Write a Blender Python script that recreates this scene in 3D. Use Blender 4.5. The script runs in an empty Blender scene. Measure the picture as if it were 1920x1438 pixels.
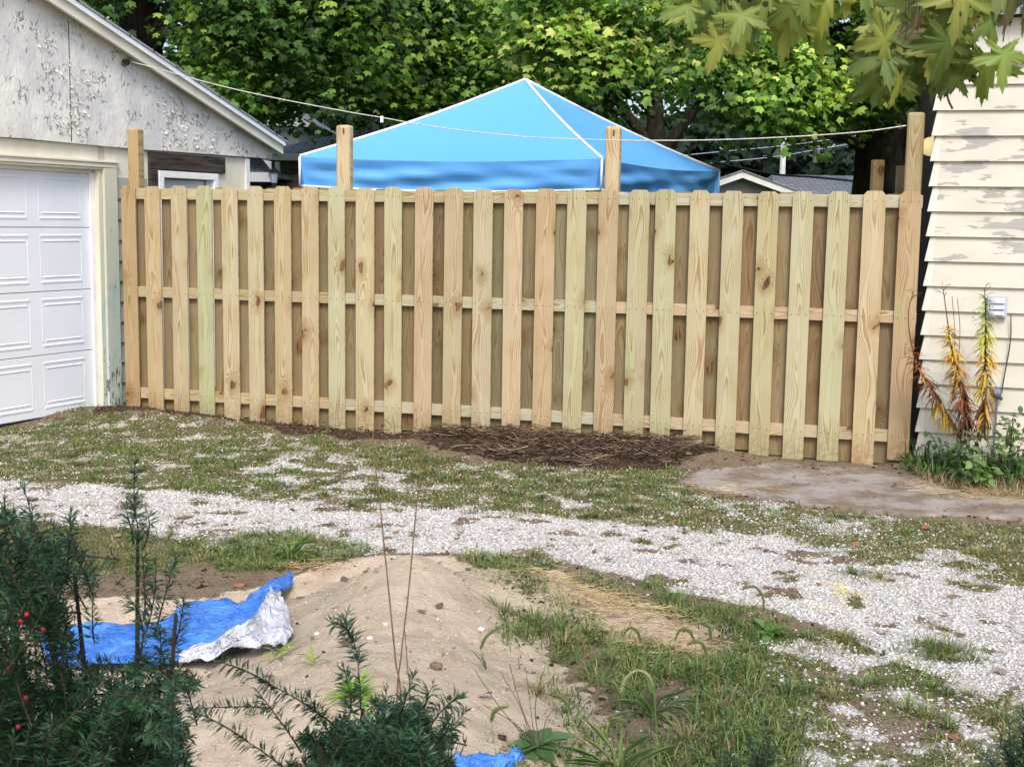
import bpy, math, random
import numpy as np
from mathutils import Matrix, Vector
rnd = random.Random(7); RG = np.random.default_rng(11)
SC = bpy.context.scene; COL = SC.collection

# ---------------------------------------------------------------- camera, light, exposure
FPX, PITCH, ROLL, EYE = 2400.0, 0.1262, 0.0154, 1.72
cd = bpy.data.cameras.new('camera'); cam = bpy.data.objects.new('camera', cd); COL.objects.link(cam)
cam.matrix_world = Matrix.Translation((0, 0, EYE)) @ Matrix.Rotation(math.pi/2-PITCH, 4, 'X') @ Matrix.Rotation(ROLL, 4, 'Z')
cd.sensor_width = 36; cd.lens = 36*FPX/1920; cd.clip_start = .05; cd.clip_end = 2000
cd.dof.use_dof = True; cd.dof.focus_distance = 9.0; cd.dof.aperture_fstop = 18
SC.camera = cam
SUN_EL, SUN_AZ = math.radians(50), math.radians(174)      # azimuth clockwise from +Y: behind the camera
w = bpy.data.worlds.new('World'); SC.world = w; w.use_nodes = True
wn = w.node_tree; bg = wn.nodes['Background']; sky = wn.nodes.new('ShaderNodeTexSky')
sky.sky_type = 'NISHITA'; sky.sun_disc = False; sky.sun_elevation = SUN_EL; sky.sun_rotation = SUN_AZ
sky.dust_density = 3.5; sky.air_density = 1.0; sky.ozone_density = 1.0
wn.links.new(sky.outputs[0], bg.inputs[0]); bg.inputs[1].default_value = .15
sl = bpy.data.lights.new('sun', 'SUN'); sl.energy = 1.25; sl.angle = math.radians(16); sl.color = (1, .985, .96)
so = bpy.data.objects.new('sun', sl); COL.objects.link(so)
sd = Vector((math.sin(SUN_AZ)*math.cos(SUN_EL), math.cos(SUN_AZ)*math.cos(SUN_EL), math.sin(SUN_EL)))
so.rotation_euler = sd.to_track_quat('Z', 'Y').to_euler()
vs = SC.view_settings; vs.view_transform = 'Standard'; vs.look = 'None'; vs.gamma = 1; vs.exposure = .78

# ---------------------------------------------------------------- survey: photograph pixel -> place in the world
_a = math.pi/2-PITCH
RM = np.array([[1,0,0],[0,math.cos(_a),-math.sin(_a)],[0,math.sin(_a),math.cos(_a)]]) @ \
     np.array([[math.cos(ROLL),-math.sin(ROLL),0],[math.sin(ROLL),math.cos(ROLL),0],[0,0,1]])
OO = np.array([0, 0, EYE])
def ray(x, y): return RM @ np.array([(x-960)/FPX, (719-y)/FPX, -1.])
def at(x, y, Y): d = ray(x, y); return OO+d*Y/d[1]
def gnd(x, y, z=0.): d = ray(x, y); return OO+d*(z-EYE)/d[2]
def onp(x, y, A, n): d = ray(x, y); return OO+((A-OO)@n)/(d@n)*d
def pix(P):
    c = (np.asarray(P)-OO) @ RM
    return 960+FPX*c[..., 0]/-c[..., 2], 719-FPX*c[..., 1]/-c[..., 2]
TF, TG = .2749, 1.1294
FA = np.array([-.318*10.7542, 10.7542, 0]); fn = np.array([math.sin(TF), math.cos(TF), 0]); fd = np.array([math.cos(TF), -math.sin(TF), 0])
GA = np.array([-.318*11.1862, 11.1862, 0]); gn = np.array([-math.sin(TG), math.cos(TG), 0]); gd = np.array([math.cos(TG), math.sin(TG), 0])
def FS(x, y): P = onp(x, y, FA, fn); return (P-FA)@fd, P[2]
def GS(x, y): P = onp(x, y, GA, gn); return (P-GA)@gd, P[2]

# ---------------------------------------------------------------- numeric helpers
_tab = {}
def vnoise(x, y, sc, seed=0):
    if seed not in _tab: _tab[seed] = np.random.default_rng(1000+seed).random((256, 256))
    t = _tab[seed]; x = np.asarray(x)*sc+seed*7.3; y = np.asarray(y)*sc+seed*3.1
    xi = np.floor(x).astype(int); yi = np.floor(y).astype(int); fx = x-xi; fy = y-yi
    fx = fx*fx*(3-2*fx); fy = fy*fy*(3-2*fy); g = lambda a, b: t[a & 255, b & 255]
    return (g(xi,yi)*(1-fx)+g(xi+1,yi)*fx)*(1-fy)+(g(xi,yi+1)*(1-fx)+g(xi+1,yi+1)*fx)*fy
def fbm(x, y, sc, seed=0, o=3):
    r = 0; a = 1; s = 0
    for i in range(o): r = r+a*vnoise(x, y, sc*2**i, seed+i); s += a; a *= .5
    return r/s
def inpoly(u, v, poly):
    c = np.zeros(np.shape(u), bool); n = len(poly)
    for i in range(n):
        x1, y1 = poly[i]; x2, y2 = poly[(i+1) % n]
        if y1 == y2: continue
        c ^= ((y1 > v) != (y2 > v)) & (u < (x2-x1)*(v-y1)/(y2-y1)+x1)
    return c
def soft(u, v, poly, x, y, warp=22, jit=10, seed=3):
    wu = u+(fbm(x, y, 3, seed)-.5)*warp*3; wv = v+(fbm(x, y, 4, seed+4)-.5)*warp
    r = 0
    for a, b in ((0,0),(1,.4),(-1,.4),(.5,-.5),(-.5,-.5)): r = r+inpoly(wu+a*jit, wv+b*jit*.6, poly)
    return r/5

def frames(nrm, tip):
    """rotation matrices with columns side, tip, normal"""
    t = tip/np.linalg.norm(tip, axis=1, keepdims=True)
    s = np.cross(t, nrm); s /= np.linalg.norm(s, axis=1, keepdims=True)+1e-9
    return np.stack([s, t, np.cross(s, t)], axis=2)
def randrot(n):
    q = RG.normal(size=(n, 4)); q /= np.linalg.norm(q, axis=1, keepdims=True); a, b, c, d = q.T
    return np.stack([1-2*(c*c+d*d),2*(b*c-a*d),2*(b*d+a*c),2*(b*c+a*d),1-2*(b*b+d*d),2*(c*d-a*b),2*(b*d-a*c),2*(c*d+a*b),1-2*(b*b+c*c)], 1).reshape(n,3,3)

# ---------------------------------------------------------------- object helpers
def link(o, parent=None):
    COL.objects.link(o)
    if parent: o.parent = parent
    return o
def tag(o, label=None, cat=None, group=None, kind=None):
    if label: o['label'] = label
    if cat: o['category'] = cat
    if group: o['group'] = group
    if kind: o['kind'] = kind
    return o
def empty(name, loc=(0,0,0), rz=0, label=None, cat=None, group=None):
    o = bpy.data.objects.new(name, None); o.location = loc; o.rotation_euler = (0,0,rz); o.empty_display_size = .2
    return tag(link(o), label, cat, group)
def npmesh(name, V, F, m, parent=None, col=None, smooth=False, loc=None):
    """V (n,3); F list of (faces k-gon arrays); col per-vertex rgb"""
    V = np.asarray(V, np.float32)
    if isinstance(F, np.ndarray): F = [F]
    me = bpy.data.meshes.new(name); me.vertices.add(len(V)); me.vertices.foreach_set('co', V.ravel())
    idx = np.concatenate([f.ravel() for f in F]).astype(np.int32)
    tot = np.concatenate([np.full(len(f), f.shape[1]) for f in F]).astype(np.int32)
    st = np.concatenate([[0], np.cumsum(tot)[:-1]]).astype(np.int32)
    me.loops.add(len(idx)); me.loops.foreach_set('vertex_index', idx)
    me.polygons.add(len(tot)); me.polygons.foreach_set('loop_start', st); me.polygons.foreach_set('loop_total', tot)
    if smooth: me.polygons.foreach_set('use_smooth', np.ones(len(tot), bool))
    me.update(calc_edges=True)
    if col is not None:
        a = me.color_attributes.new('Col', 'FLOAT_COLOR', 'POINT'); c = np.ones((len(V), 4), np.float32); c[:, :3] = col
        a.data.foreach_set('color', c.ravel())
    me.materials.append(m)
    o = bpy.data.objects.new(name, me)
    if loc is not None: o.location = loc
    return link(o, parent)
def scatter(T, P, R, S):
    S = np.asarray(S); S = S[:, None] if S.ndim == 1 else S
    V = np.einsum('nij,nvj->nvi', R, T[None]*S[:, None, :]) + P[:, None, :]
    return V.reshape(-1, 3)
def rep(F, n, k): return (F[None]+(np.arange(n)*k)[:, None, None]).reshape(-1, F.shape[1])

class MB:
    """collects shapes; build() links them as one mesh object"""
    def __init__(s): s.v = []; s.f = []
    def add(s, vs, fs):
        b = len(s.v); s.v += [tuple(float(c) for c in v) for v in vs]; s.f += [tuple(b+i for i in f) for f in fs]; return s
    def box(s, x0, x1, y0, y1, z0, z1):
        return s.add([(x0,y0,z0),(x1,y0,z0),(x1,y1,z0),(x0,y1,z0),(x0,y0,z1),(x1,y0,z1),(x1,y1,z1),(x0,y1,z1)],
                     [(0,3,2,1),(4,5,6,7),(0,1,5,4),(1,2,6,5),(2,3,7,6),(3,0,4,7)])
    def prism(s, pts, y0, y1):
        """outline in local x,z extruded along y (y0 front)"""
        n = len(pts); return s.add([(x,y0,z) for x,z in pts]+[(x,y1,z) for x,z in pts],
            [tuple(range(n)), tuple(range(2*n-1, n-1, -1))]+[(i, n+i, n+(i+1) % n, (i+1) % n) for i in range(n)])
    def tube(s, pts, rad, k=6):
        pts = [np.array(p, float) for p in pts]; n = len(pts)
        if not hasattr(rad, '__len__'): rad = [rad]*n
        b = len(s.v); up = np.array([.13, .21, .97])
        for i, p in enumerate(pts):
            t = pts[min(i+1, n-1)]-pts[max(i-1, 0)]; t = t/(np.linalg.norm(t)+1e-9)
            a = np.cross(t, up); 
            if np.linalg.norm(a) < .1: a = np.cross(t, (1, 0, 0))
            a /= np.linalg.norm(a); c = np.cross(t, a)
            for j in range(k):
                q = p+rad[i]*(a*math.cos(2*math.pi*j/k)+c*math.sin(2*math.pi*j/k)); s.v.append(tuple(q))
        for i in range(n-1):
            for j in range(k): s.f.append((b+i*k+j, b+i*k+(j+1) % k, b+(i+1)*k+(j+1) % k, b+(i+1)*k+j))
        s.f.append(tuple(b+j for j in range(k-1, -1, -1))); s.f.append(tuple(b+(n-1)*k+j for j in range(k))); return s
    def ball(s, c, r, n=8, m=5, sc=(1,1,1)):
        b = len(s.v)
        for i in range(m+1):
            t = math.pi*i/m
            for j in range(n):
                p = 2*math.pi*j/n; s.v.append((c[0]+r*sc[0]*math.sin(t)*math.cos(p), c[1]+r*sc[1]*math.sin(t)*math.sin(p), c[2]+r*sc[2]*math.cos(t)))
        for i in range(m):
            for j in range(n): s.f.append((b+i*n+j, b+(i+1)*n+j, b+(i+1)*n+(j+1) % n, b+i*n+(j+1) % n))
        return s
    def build(s, name, m, parent=None, smooth=False, bevel=0, loc=None):
        me = bpy.data.meshes.new(name); me.from_pydata(s.v, [], s.f); me.update(); me.materials.append(m)
        if smooth: me.polygons.foreach_set('use_smooth', [True]*len(me.polygons))
        o = bpy.data.objects.new(name, me)
        if loc is not None: o.location = loc
        if bevel:
            b = o.modifiers.new('bevel', 'BEVEL'); b.width = bevel; b.segments = 2; b.limit_method = 'ANGLE'
        return link(o, parent)
def curve_pts(pts, n=8):
    """Catmull-Rom through control points"""
    P = [np.array(p, float) for p in pts]; P = [2*P[0]-P[1]]+P+[2*P[-1]-P[-2]]; out = []
    for i in range(1, len(P)-2):
        for k in range(n):
            t = k/n; a, b, c, d = P[i-1:i+3]
            out.append(.5*((2*b)+(c-a)*t+(2*a-5*b+4*c-d)*t*t+(3*b-a-3*c+d)*t**3))
    out.append(P[-2]); return out

# ---------------------------------------------------------------- material helpers
class NT:
    def __init__(s, name, rough=.8, spec=.3):
        s.m = bpy.data.materials.new(name); s.m.use_nodes = True; s.t = s.m.node_tree; s.b = s.t.nodes['Principled BSDF']
        s.b.inputs['Roughness'].default_value = rough; s.b.inputs['Specular IOR Level'].default_value = spec
    def n(s, typ, out=0, **kw):
        nd = s.t.nodes.new('ShaderNode'+typ)
        for k, v in kw.items():
            if k.startswith('i_'):
                key = k[2:]; sock = nd.inputs[int(key)] if key.isdigit() else nd.inputs[key.replace('_', ' ')]
                if isinstance(v, bpy.types.NodeSocket): s.t.links.new(v, sock)
                else: sock.default_value = v
            else: setattr(nd, k, v)
        return nd.outputs[out]
    def math(s, op, a, b=0., c=0., clamp=False): return s.n('Math', operation=op, i_0=a, i_1=b, i_2=c, use_clamp=clamp)
    def vmath(s, op, a, b=(0,0,0)): return s.n('VectorMath', operation=op, i_0=a, i_1=b)
    def mix(s, f, a, b, mode='MIX'):
        nd = s.t.nodes.new('ShaderNodeMix'); nd.data_type = 'RGBA'; nd.blend_type = mode
        for k, v in ((0, f), (6, a), (7, b)):
            if isinstance(v, bpy.types.NodeSocket): s.t.links.new(v, nd.inputs[k])
            else: nd.inputs[k].default_value = v if k == 0 else (*v[:3], 1)
        return nd.outputs[2]
    def rng(s, v, a, b, c=0., d=1., smooth=True):
        return s.n('MapRange', i_Value=v, i_1=a, i_2=b, i_3=c, i_4=d, interpolation_type='SMOOTHSTEP' if smooth else 'LINEAR')
    def noise(s, vec, scale, detail=3, rough=.5, dist=0.):
        return s.n('TexNoise', i_Vector=vec, i_Scale=scale, i_Detail=detail, i_Roughness=rough, i_Distortion=dist)
    def obj(s): return s.n('TexCoord', out=3)
    def scale(s, vec, xyz): return s.vmath('MULTIPLY', vec, xyz)
    def attr(s, name='Col'): return s.n('Attribute', attribute_name=name)
    def bump(s, h, strength=.5, dist=.01):
        s.t.links.new(s.n('Bump', i_Height=h, i_Strength=strength, i_Distance=dist), s.b.inputs['Normal'])
    def color(s, c):
        if isinstance(c, bpy.types.NodeSocket): s.t.links.new(c, s.b.inputs['Base Color'])
        else: s.b.inputs['Base Color'].default_value = (*c, 1)
        return s
def plain(name, c, rough=.7, var=.12, sc=6, spec=.3, bump=.15, stretch=(1,1,1)):
    t = NT(name, rough, spec); o = t.scale(t.obj(), stretch); nz = t.noise(o, sc, 5, .6)
    t.color(t.mix(t.rng(nz, .3, .7, 0, 1), [x*(1-var) for x in c], [min(1, x*(1+var)) for x in c])); t.bump(t.noise(o, sc*6, 4), bump, .004); return t.m
def leafmat(name, trans=.35, rough=.5, spec=.35):
    t = NT(name, rough, spec); c = t.attr(); t.color(c)
    tr = t.n('BsdfTranslucent', i_Color=t.mix(1., c, (1.0, 1.15, .5), 'MULTIPLY'))
    out = t.t.nodes['Material Output']; mx = t.n('MixShader', i_0=trans, i_1=t.b.outputs[0], i_2=tr)
    t.t.links.new(mx, out.inputs[0]); return t.m
def vcolmat(name, rough=.85, spec=.2):
    t = NT(name, rough, spec); t.color(t.attr()); return t.m

def wood_mat(nails=False, rail=False):
    t = NT('nailed_pine_wood' if nails else 'rail_pine_wood' if rail else 'pine_wood', .78, .2); info = t.t.nodes.new('ShaderNodeObjectInfo'); rand = info.outputs['Random']; base = info.outputs['Color']
    o = t.obj(); xyz = t.t.nodes.new('ShaderNodeSeparateXYZ'); t.t.links.new(o, xyz.inputs[0]); X, Y, Z = xyz.outputs
    if rail: X, Z = t.math('SUBTRACT', Z, .045), X
    r50 = t.math('MULTIPLY', rand, 57.); r13 = t.math('MULTIPLY', rand, 913.)
    Zo = t.math('ADD', Z, r50)
    lo = t.n('CombineXYZ', i_0=t.math('MULTIPLY', X, 1.5), i_1=r13, i_2=t.math('MULTIPLY', Zo, .9))
    n1 = t.noise(lo, 1.3, 2); n2 = t.noise(t.n('CombineXYZ', i_0=r13, i_1=0., i_2=t.math('MULTIPLY', Zo, .8)), 1.1, 1)
    x2 = t.math('ADD', X, t.math('MULTIPLY', t.math('SUBTRACT', n1, .5), .26))
    y2 = t.math('ADD', .012, t.math('MULTIPLY', n2, .085))
    kn = t.noise(t.n('CombineXYZ', i_0=t.math('MULTIPLY', X, 9.), i_1=r13, i_2=t.math('MULTIPLY', Zo, 6.)), 1.6, 2)
    kv = t.n('CombineXYZ', i_0=t.math('ADD', t.math('ADD', t.math('MULTIPLY', X, .9), r13), t.math('MULTIPLY', kn, .09)), i_1=t.math('ADD', t.math('MULTIPLY', Zo, .62), t.math('MULTIPLY', kn, .10)), i_2=0.)
    vo = t.t.nodes.new('ShaderNodeTexVoronoi'); vo.voronoi_dimensions = '2D'; vo.inputs['Scale'].default_value = 2.75; t.t.links.new(kv, vo.inputs['Vector'])
    dk = vo.outputs['Distance']
    fine = t.noise(t.n('CombineXYZ', i_0=t.math('MULTIPLY', X, 60.), i_1=r13, i_2=t.math('MULTIPLY', Zo, 5.)), 1.5, 3)
    dk = t.math('ADD', dk, t.math('MULTIPLY', t.math('SUBTRACT', fine, .5), .02))
    k = t.rng(dk, .0, .26, 1., 0.); k2 = t.math('MULTIPLY', k, k)
    r = t.math('SQRT', t.math('ADD', t.math('MULTIPLY', x2, x2), t.math('MULTIPLY', y2, y2)))
    r = t.math('ADD', r, t.math('MULTIPLY', k2, .06)); r = t.math('ADD', r, t.math('MULTIPLY', fine, .003))
    ring = t.math('FRACT', t.math('MULTIPLY', r, 135.))
    late = t.math('MULTIPLY', t.rng(ring, .35, .9), t.rng(ring, .93, 1., 1., 0.))
    strength = t.rng(t.noise(lo, 3.1, 1), .35, .65, .3, .85)
    c = t.mix(t.math('MULTIPLY', late, strength), base, t.mix(1., base, (.62, .44, .28), 'MULTIPLY'))
    bl = t.noise(t.n('CombineXYZ', i_0=t.math('MULTIPLY', X, 4.), i_1=r13, i_2=Zo), 1.7, 3)
    c = t.mix(t.rng(bl, .56, .72, 0, .55), c, t.mix(1., c, (.84, 1.0, .82), 'MULTIPLY'))
    c = t.mix(t.rng(bl, .42, .28, 0, .6), c, t.mix(1., c, (.96, .88, .72), 'MULTIPLY'))
    c = t.mix(t.math('MULTIPLY', fine, .22), c, t.mix(1., c, (.62, .55, .47), 'MULTIPLY'))
    c = t.mix(t.rng(dk, .22, .04, 0, .6), c, t.mix(1., c, (.62, .47, .30), 'MULTIPLY'))
    ks = t.math('MULTIPLY', t.rng(t.noise(t.n('CombineXYZ', i_0=r13, i_1=0., i_2=t.math('MULTIPLY', Zo, 1.9)), 1.7, 0), .42, .6), .045)
    c = t.mix(t.math('MULTIPLY', t.rng(t.math('SUBTRACT', dk, ks), .040, .020), .95), c, t.mix(t.rng(fine, .3, .6), (.035, .018, .01), (.22, .12, .055)))
    if nails:
        ax = t.math('MINIMUM', t.math('ABSOLUTE', X), t.math('ABSOLUTE', t.math('SUBTRACT', t.math('ABSOLUTE', X), .052)))
        az = t.math('MINIMUM', t.math('MINIMUM', t.math('ABSOLUTE', t.math('SUBTRACT', Z, 1.893)), t.math('ABSOLUTE', t.math('SUBTRACT', Z, 1.082))), t.math('ABSOLUTE', t.math('SUBTRACT', Z, .234)))
        dn = t.math('SQRT', t.math('ADD', t.math('MULTIPLY', ax, ax), t.math('MULTIPLY', az, az)))
        c = t.mix(t.rng(dn, .0055, .0035, 0, .85), c, (.08, .06, .045))
    st1 = t.noise(t.n('CombineXYZ', i_0=t.math('MULTIPLY', X, 11.), i_1=r13, i_2=t.math('MULTIPLY', Zo, .55)), 2.2, 4)
    c = t.mix(t.rng(st1, .58, .72, 0, .45), c, t.mix(1., c, (.80, .71, .48), 'MULTIPLY'))
    sp_ = 0. if not nails else t.math('MULTIPLY', t.rng(Z, .32, .08), t.rng(t.noise(o, 30, 4, .7), .35, .65, .15, .75))
    c = t.mix(sp_, c, t.mix(1., c, (.55, .46, .36), 'MULTIPLY'))
    c = t.mix(t.rng(t.noise(o, 120, 3, .7), .60, .75, 0, .25), c, t.mix(1., c, (.6, .5, .4), 'MULTIPLY'))
    t.color(c); t.bump(t.math('SUBTRACT', fine, t.math('MULTIPLY', late, .4)), .25, .003); return t.m
WOOD = wood_mat(); WOODN = wood_mat(True); WOODR = wood_mat(False, True)
M = {}
M['nail'] = plain('nail_metal', (.12, .11, .10), .5)
M['door_white'] = plain('white_enamel', (.78, .81, .88), .38, .03, 2, .4, .03)
M['rubber'] = plain('black_rubber', (.02, .02, .022), .7)
M['dark_gap'] = plain('dark_interior', (.03, .03, .03), .9)
M['cream'] = plain('cream_paint', (.72, .68, .56), .65, .10, 3, .3, .25, (1, 1, .3))
M['white_paint'] = plain('white_paint', (.80, .80, .80), .55, .08, 4)
M['bark'] = plain('dark_bark', (.045, .036, .028), .95, .5, 7, .1, 1., (3, 3, .6))
M['shingle'] = None
M['tent_trim'] = plain('white_webbing', (.8, .84, .88), .6, .03)
M['steel'] = plain('tent_steel', (.5, .5, .52), .4)
M['rope'] = plain('clothesline_cord', (.52, .52, .46), .7, .2, 40)
M['cable'] = plain('black_cable', (.02, .02, .02), .6)
M['louver'] = plain('grey_plastic', (.46, .48, .58), .5, .05)
M['leaf'] = leafmat('leaf', .46)
M['needle'] = leafmat('yew_needle', .12, .42, .45)
M['grass'] = leafmat('grass_blade', .25, .6, .2)
M['stone'] = vcolmat('limestone_gravel', .9, .15)
M['twig'] = vcolmat('dry_twig', .9, .15)
M['straw'] = vcolmat('dry_straw', .7, .25)
M['berry'] = plain('red_berry', (.26, .012, .02), .35, .2, 50, .5)

def shingle(name, c1, c2, sc=1.):
    t = NT(name, .9, .15); o = t.obj(); br = t.t.nodes.new('ShaderNodeTexBrick'); t.t.links.new(o, br.inputs[0])
    br.inputs['Color1'].default_value = (*c1, 1); br.inputs['Color2'].default_value = (*c2, 1); br.inputs['Mortar'].default_value = (*[x*.35 for x in c1], 1)
    br.inputs['Scale'].default_value = 1.; br.inputs['Brick Width'].default_value = .3*sc; br.inputs['Row Height'].default_value = .14*sc; br.inputs['Mortar Size'].default_value = .012
    c = t.mix(t.rng(t.noise(o, 40, 3), .3, .7, 0, .5), br.outputs[0], t.mix(1., br.outputs[0], (.6, .6, .6), 'MULTIPLY')); t.color(c)
    t.bump(br.outputs['Fac'], -.5, .01); return t.m
M['shingle'] = shingle('grey_shingles', (.25, .26, .30), (.35, .36, .41))
M['shingle_pale'] = shingle('pale_shingles', (.42, .43, .50), (.55, .56, .62))
M['shingle_brown'] = shingle('brown_shingles', (.36, .22, .16), (.46, .30, .23))

def gable_mat():
    t = NT('peeling_white_board', .8, .2); o = t.obj(); st = t.scale(o, (1, 1, .55))
    c = t.mix(t.rng(t.noise(o, 2.2, 4, .6), .35, .68), (.82, .79, .73), (.60, .585, .575))
    c = t.mix(t.rng(t.noise(o, 9, 4, .7), .50, .70, 0, .45), c, (.50, .49, .49))
    ln = t.math('ABSOLUTE', t.math('SUBTRACT', t.noise(st, 15, 3, .55, .6), .5))
    msk = t.rng(t.noise(o, 5.5, 2), .50, .60)
    c = t.mix(t.math('MULTIPLY', t.rng(ln, .030, .010), t.math('MULTIPLY', msk, .85)), c, (.12, .11, .10))
    c = t.mix(t.rng(t.noise(t.scale(o, (1.5, 1, .8)), 20, 2, .5), .70, .76, 0, .8), c, (.13, .12, .11))
    t.color(c); t.bump(t.noise(st, 26, 5, .65), .7, .012); return t.m
M['gable'] = gable_mat()
def jamb_mat():
    t = NT('flaking_green_paint', .75, .2); o = t.obj(); st = t.scale(o, (3, 1, .6))
    xyz = t.t.nodes.new('ShaderNodeSeparateXYZ'); t.t.links.new(o, xyz.inputs[0]); z = xyz.outputs[2]
    c = t.mix(t.rng(z, .2, 1.9), (.57, .63, .57), (.60, .59, .46))
    c = t.mix(t.math('MULTIPLY', t.rng(t.noise(st, 4, 3), .5, .65), t.rng(z, 1.7, .8, 0, .8)), c, (.38, .55, .50))
    flake = t.math('ADD', t.noise(t.scale(o, (8, 1, 2)), 4, 5, .7), t.rng(z, .9, 0, 0, .13))
    c = t.mix(t.rng(flake, .64, .67), c, (.16, .15, .12)); t.color(c); t.bump(t.noise(st, 20, 5), .4, .006); return t.m
M['jamb'] = jamb_mat()
def siding_mat():
    t = NT('peeling_cream_siding', .7, .25); o = t.obj()
    xyz = t.t.nodes.new('ShaderNodeSeparateXYZ'); t.t.links.new(o, xyz.inputs[0]); X, Y, Z = xyz.outputs
    row = t.math('FLOOR', t.math('DIVIDE', Z, .1715))
    ro = t.n('CombineXYZ', i_0=X, i_1=t.math('MULTIPLY', row, 3.7), i_2=t.math('MULTIPLY', Z, 9.))
    n = t.noise(t.scale(ro, (2.1, 1, 1.)), 1.5, 6, .62)
    rb = t.noise(t.n('CombineXYZ', i_0=t.math('MULTIPLY', X, .8), i_1=t.math('MULTIPLY', row, 5.3), i_2=0.), 1.3, 1)
    band = t.math('MULTIPLY', t.rng(Z, 1.25, 1.75), t.rng(Z, 2.62, 2.3, 0, 1))
    msk = t.math('ADD', n, t.math('ADD', t.math('MULTIPLY', band, .10), t.math('MULTIPLY', t.math('SUBTRACT', rb, .5), .42)))
    c = t.mix(t.rng(t.noise(t.scale(o, (1, 1, 2)), 3, 4), .3, .7), (.55, .525, .43), (.605, .58, .50))
    c = t.mix(t.rng(t.noise(t.scale(o, (2, 1, 30)), 4, 4), .6, .75, 0, .35), c, (.52, .48, .38))
    g = t.mix(t.noise(t.scale(o, (3, 1, 40)), 3, 3), (.29, .275, .25), (.43, .415, .385))
    c = t.mix(t.rng(msk, .675, .685), c, g); t.color(c)
    t.bump(t.math('ADD', t.noise(t.scale(o, (2, 1, 40)), 4, 4), t.rng(msk, .66, .675, 1, 0)), .35, .004); return t.m
M['siding'] = siding_mat()
M['board_cream'] = plain('cream_boards', (.60, .58, .50), .6, .05, 2)
def tent_mat():
    t = NT('blue_tent_fabric', .55, .3); o = t.obj()
    c = t.mix(t.noise(o, 1.2, 2), (.12, .40, .85), (.14, .43, .88)); t.color(c)
    h = t.noise(t.scale(o, (1, 1, 5.)), 1.6, 4, .5, .6); t.bump(h, .08, .05)
    tr = t.n('BsdfTranslucent', i_Color=(.10, .42, .85, 1)); out = t.t.nodes['Material Output']
    t.t.links.new(t.n('MixShader', i_0=.12, i_1=t.b.outputs[0], i_2=tr), out.inputs[0]); return t.m
M['tent'] = tent_mat()
def tarp_mat(name, a, b):
    t = NT(name, .4, .5); o = t.obj(); t.color(t.mix(t.rng(t.noise(o, 9, 4), .35, .7), a, b)); t.bump(t.math('ADD', t.noise(o, 20, 4, .6, .8), t.math('MULTIPLY', t.noise(o, 7, 3, .5, 1.), 1.5)), 1., .03); return t.m
M['tarp_blue'] = tarp_mat('blue_tarp', (.035, .16, .56), (.085, .28, .74)); M['tarp_silver'] = tarp_mat('silver_tarp', (.45, .47, .52), (.66, .68, .74))
def sand_mat():
    t = NT('coarse_sand', .95, .1); o = t.obj()
    c = t.mix(t.rng(t.noise(o, 5, 5, .6), .3, .7), (.46, .37, .265), (.59, .49, .37))
    c = t.mix(t.rng(t.noise(o, 150, 3, .7), .52, .72, 0, .7), c, (.66, .54, .40)); c = t.mix(t.rng(t.noise(o, 190, 2, .7), .60, .72, 0, .6), c, (.24, .17, .11))
    t.color(c); t.bump(t.math('ADD', t.noise(o, 120, 4, .7), t.math('MULTIPLY', t.noise(o, 26, 5, .7), 2.)), .7, .025); return t.m
M['sand'] = sand_mat()
def slab_mat():
    t = NT('worn_concrete', .9, .2); o = t.obj()
    c = t.mix(t.rng(t.noise(o, 3.2, 7, .7), .38, .62), (.17, .13, .095), (.30, .275, .25))
    c = t.mix(t.rng(t.noise(o, 60, 4, .7), .55, .75, 0, .6), c, (.16, .12, .085)); c = t.mix(t.rng(t.noise(o, 45, 3, .7), .62, .72, 0, .5), c, (.55, .50, .42))
    t.color(c); t.bump(t.noise(o, 50, 5, .7), .4, .008); return t.m
M['slab'] = slab_mat()
def ground_mat():
    t = NT('yard_ground', .95, .1); o = t.obj()
    A = t.t.nodes.new('ShaderNodeSeparateColor'); t.t.links.new(t.attr('m1'), A.inputs[0]); gr, gs, sa = A.outputs
    B = t.t.nodes.new('ShaderNodeSeparateColor'); t.t.links.new(t.attr('m2'), B.inputs[0]); mu, ye, la = B.outputs
    n = t.noise(o, 22, 5, .7); n2 = t.noise(o, 90, 4, .7)
    def th(mask, amp=.8): return t.rng(t.math('ADD', mask, t.math('MULTIPLY', t.math('SUBTRACT', n, .5), amp)), .38, .62)
    c = t.mix(t.rng(n2, .3, .7), (.11, .08, .053), (.27, .21, .145))
    c = t.mix(th(gs), c, t.mix(t.rng(n2, .35, .65), (.055, .07, .022), (.17, .16, .07)))
    vo = t.t.nodes.new('ShaderNodeTexVoronoi'); vo.inputs['Scale'].default_value = 75; t.t.links.new(o, vo.inputs['Vector'])
    g = t.mix(t.rng(vo.outputs['Distance'], .75, .3), (.36, .34, .31), (.62, .60, .585))
    g = t.mix(t.rng(n, .62, .72, 0, .6), g, (.33, .28, .2))
    g = t.mix(t.math('MULTIPLY', ye, .5), g, (.75, .66, .22)); c = t.mix(th(gr), c, g)
    c = t.mix(th(sa), c, t.mix(t.rng(n2, .3, .7), (.46, .36, .26), (.66, .55, .42)))
    c = t.mix(t.math('MULTIPLY', t.rng(t.noise(o, 6, 4, .7), .45, .6), .5), c, t.mix(1., c, (.72, .66, .58), 'MULTIPLY')); c = t.mix(th(mu), c, t.mix(t.rng(n2, .35, .7), (.028, .018, .012), (.10, .062, .04)))
    c = t.mix(la, c, t.mix(t.rng(n2, .3, .7), (.05, .09, .02), (.10, .15, .04)))
    t.color(c); t.bump(t.math('ADD', n2, t.math('MULTIPLY', t.math('MULTIPLY', vo.outputs['Distance'], gr), -1.)), .6, .015); return t.m
M['ground'] = ground_mat()

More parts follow.
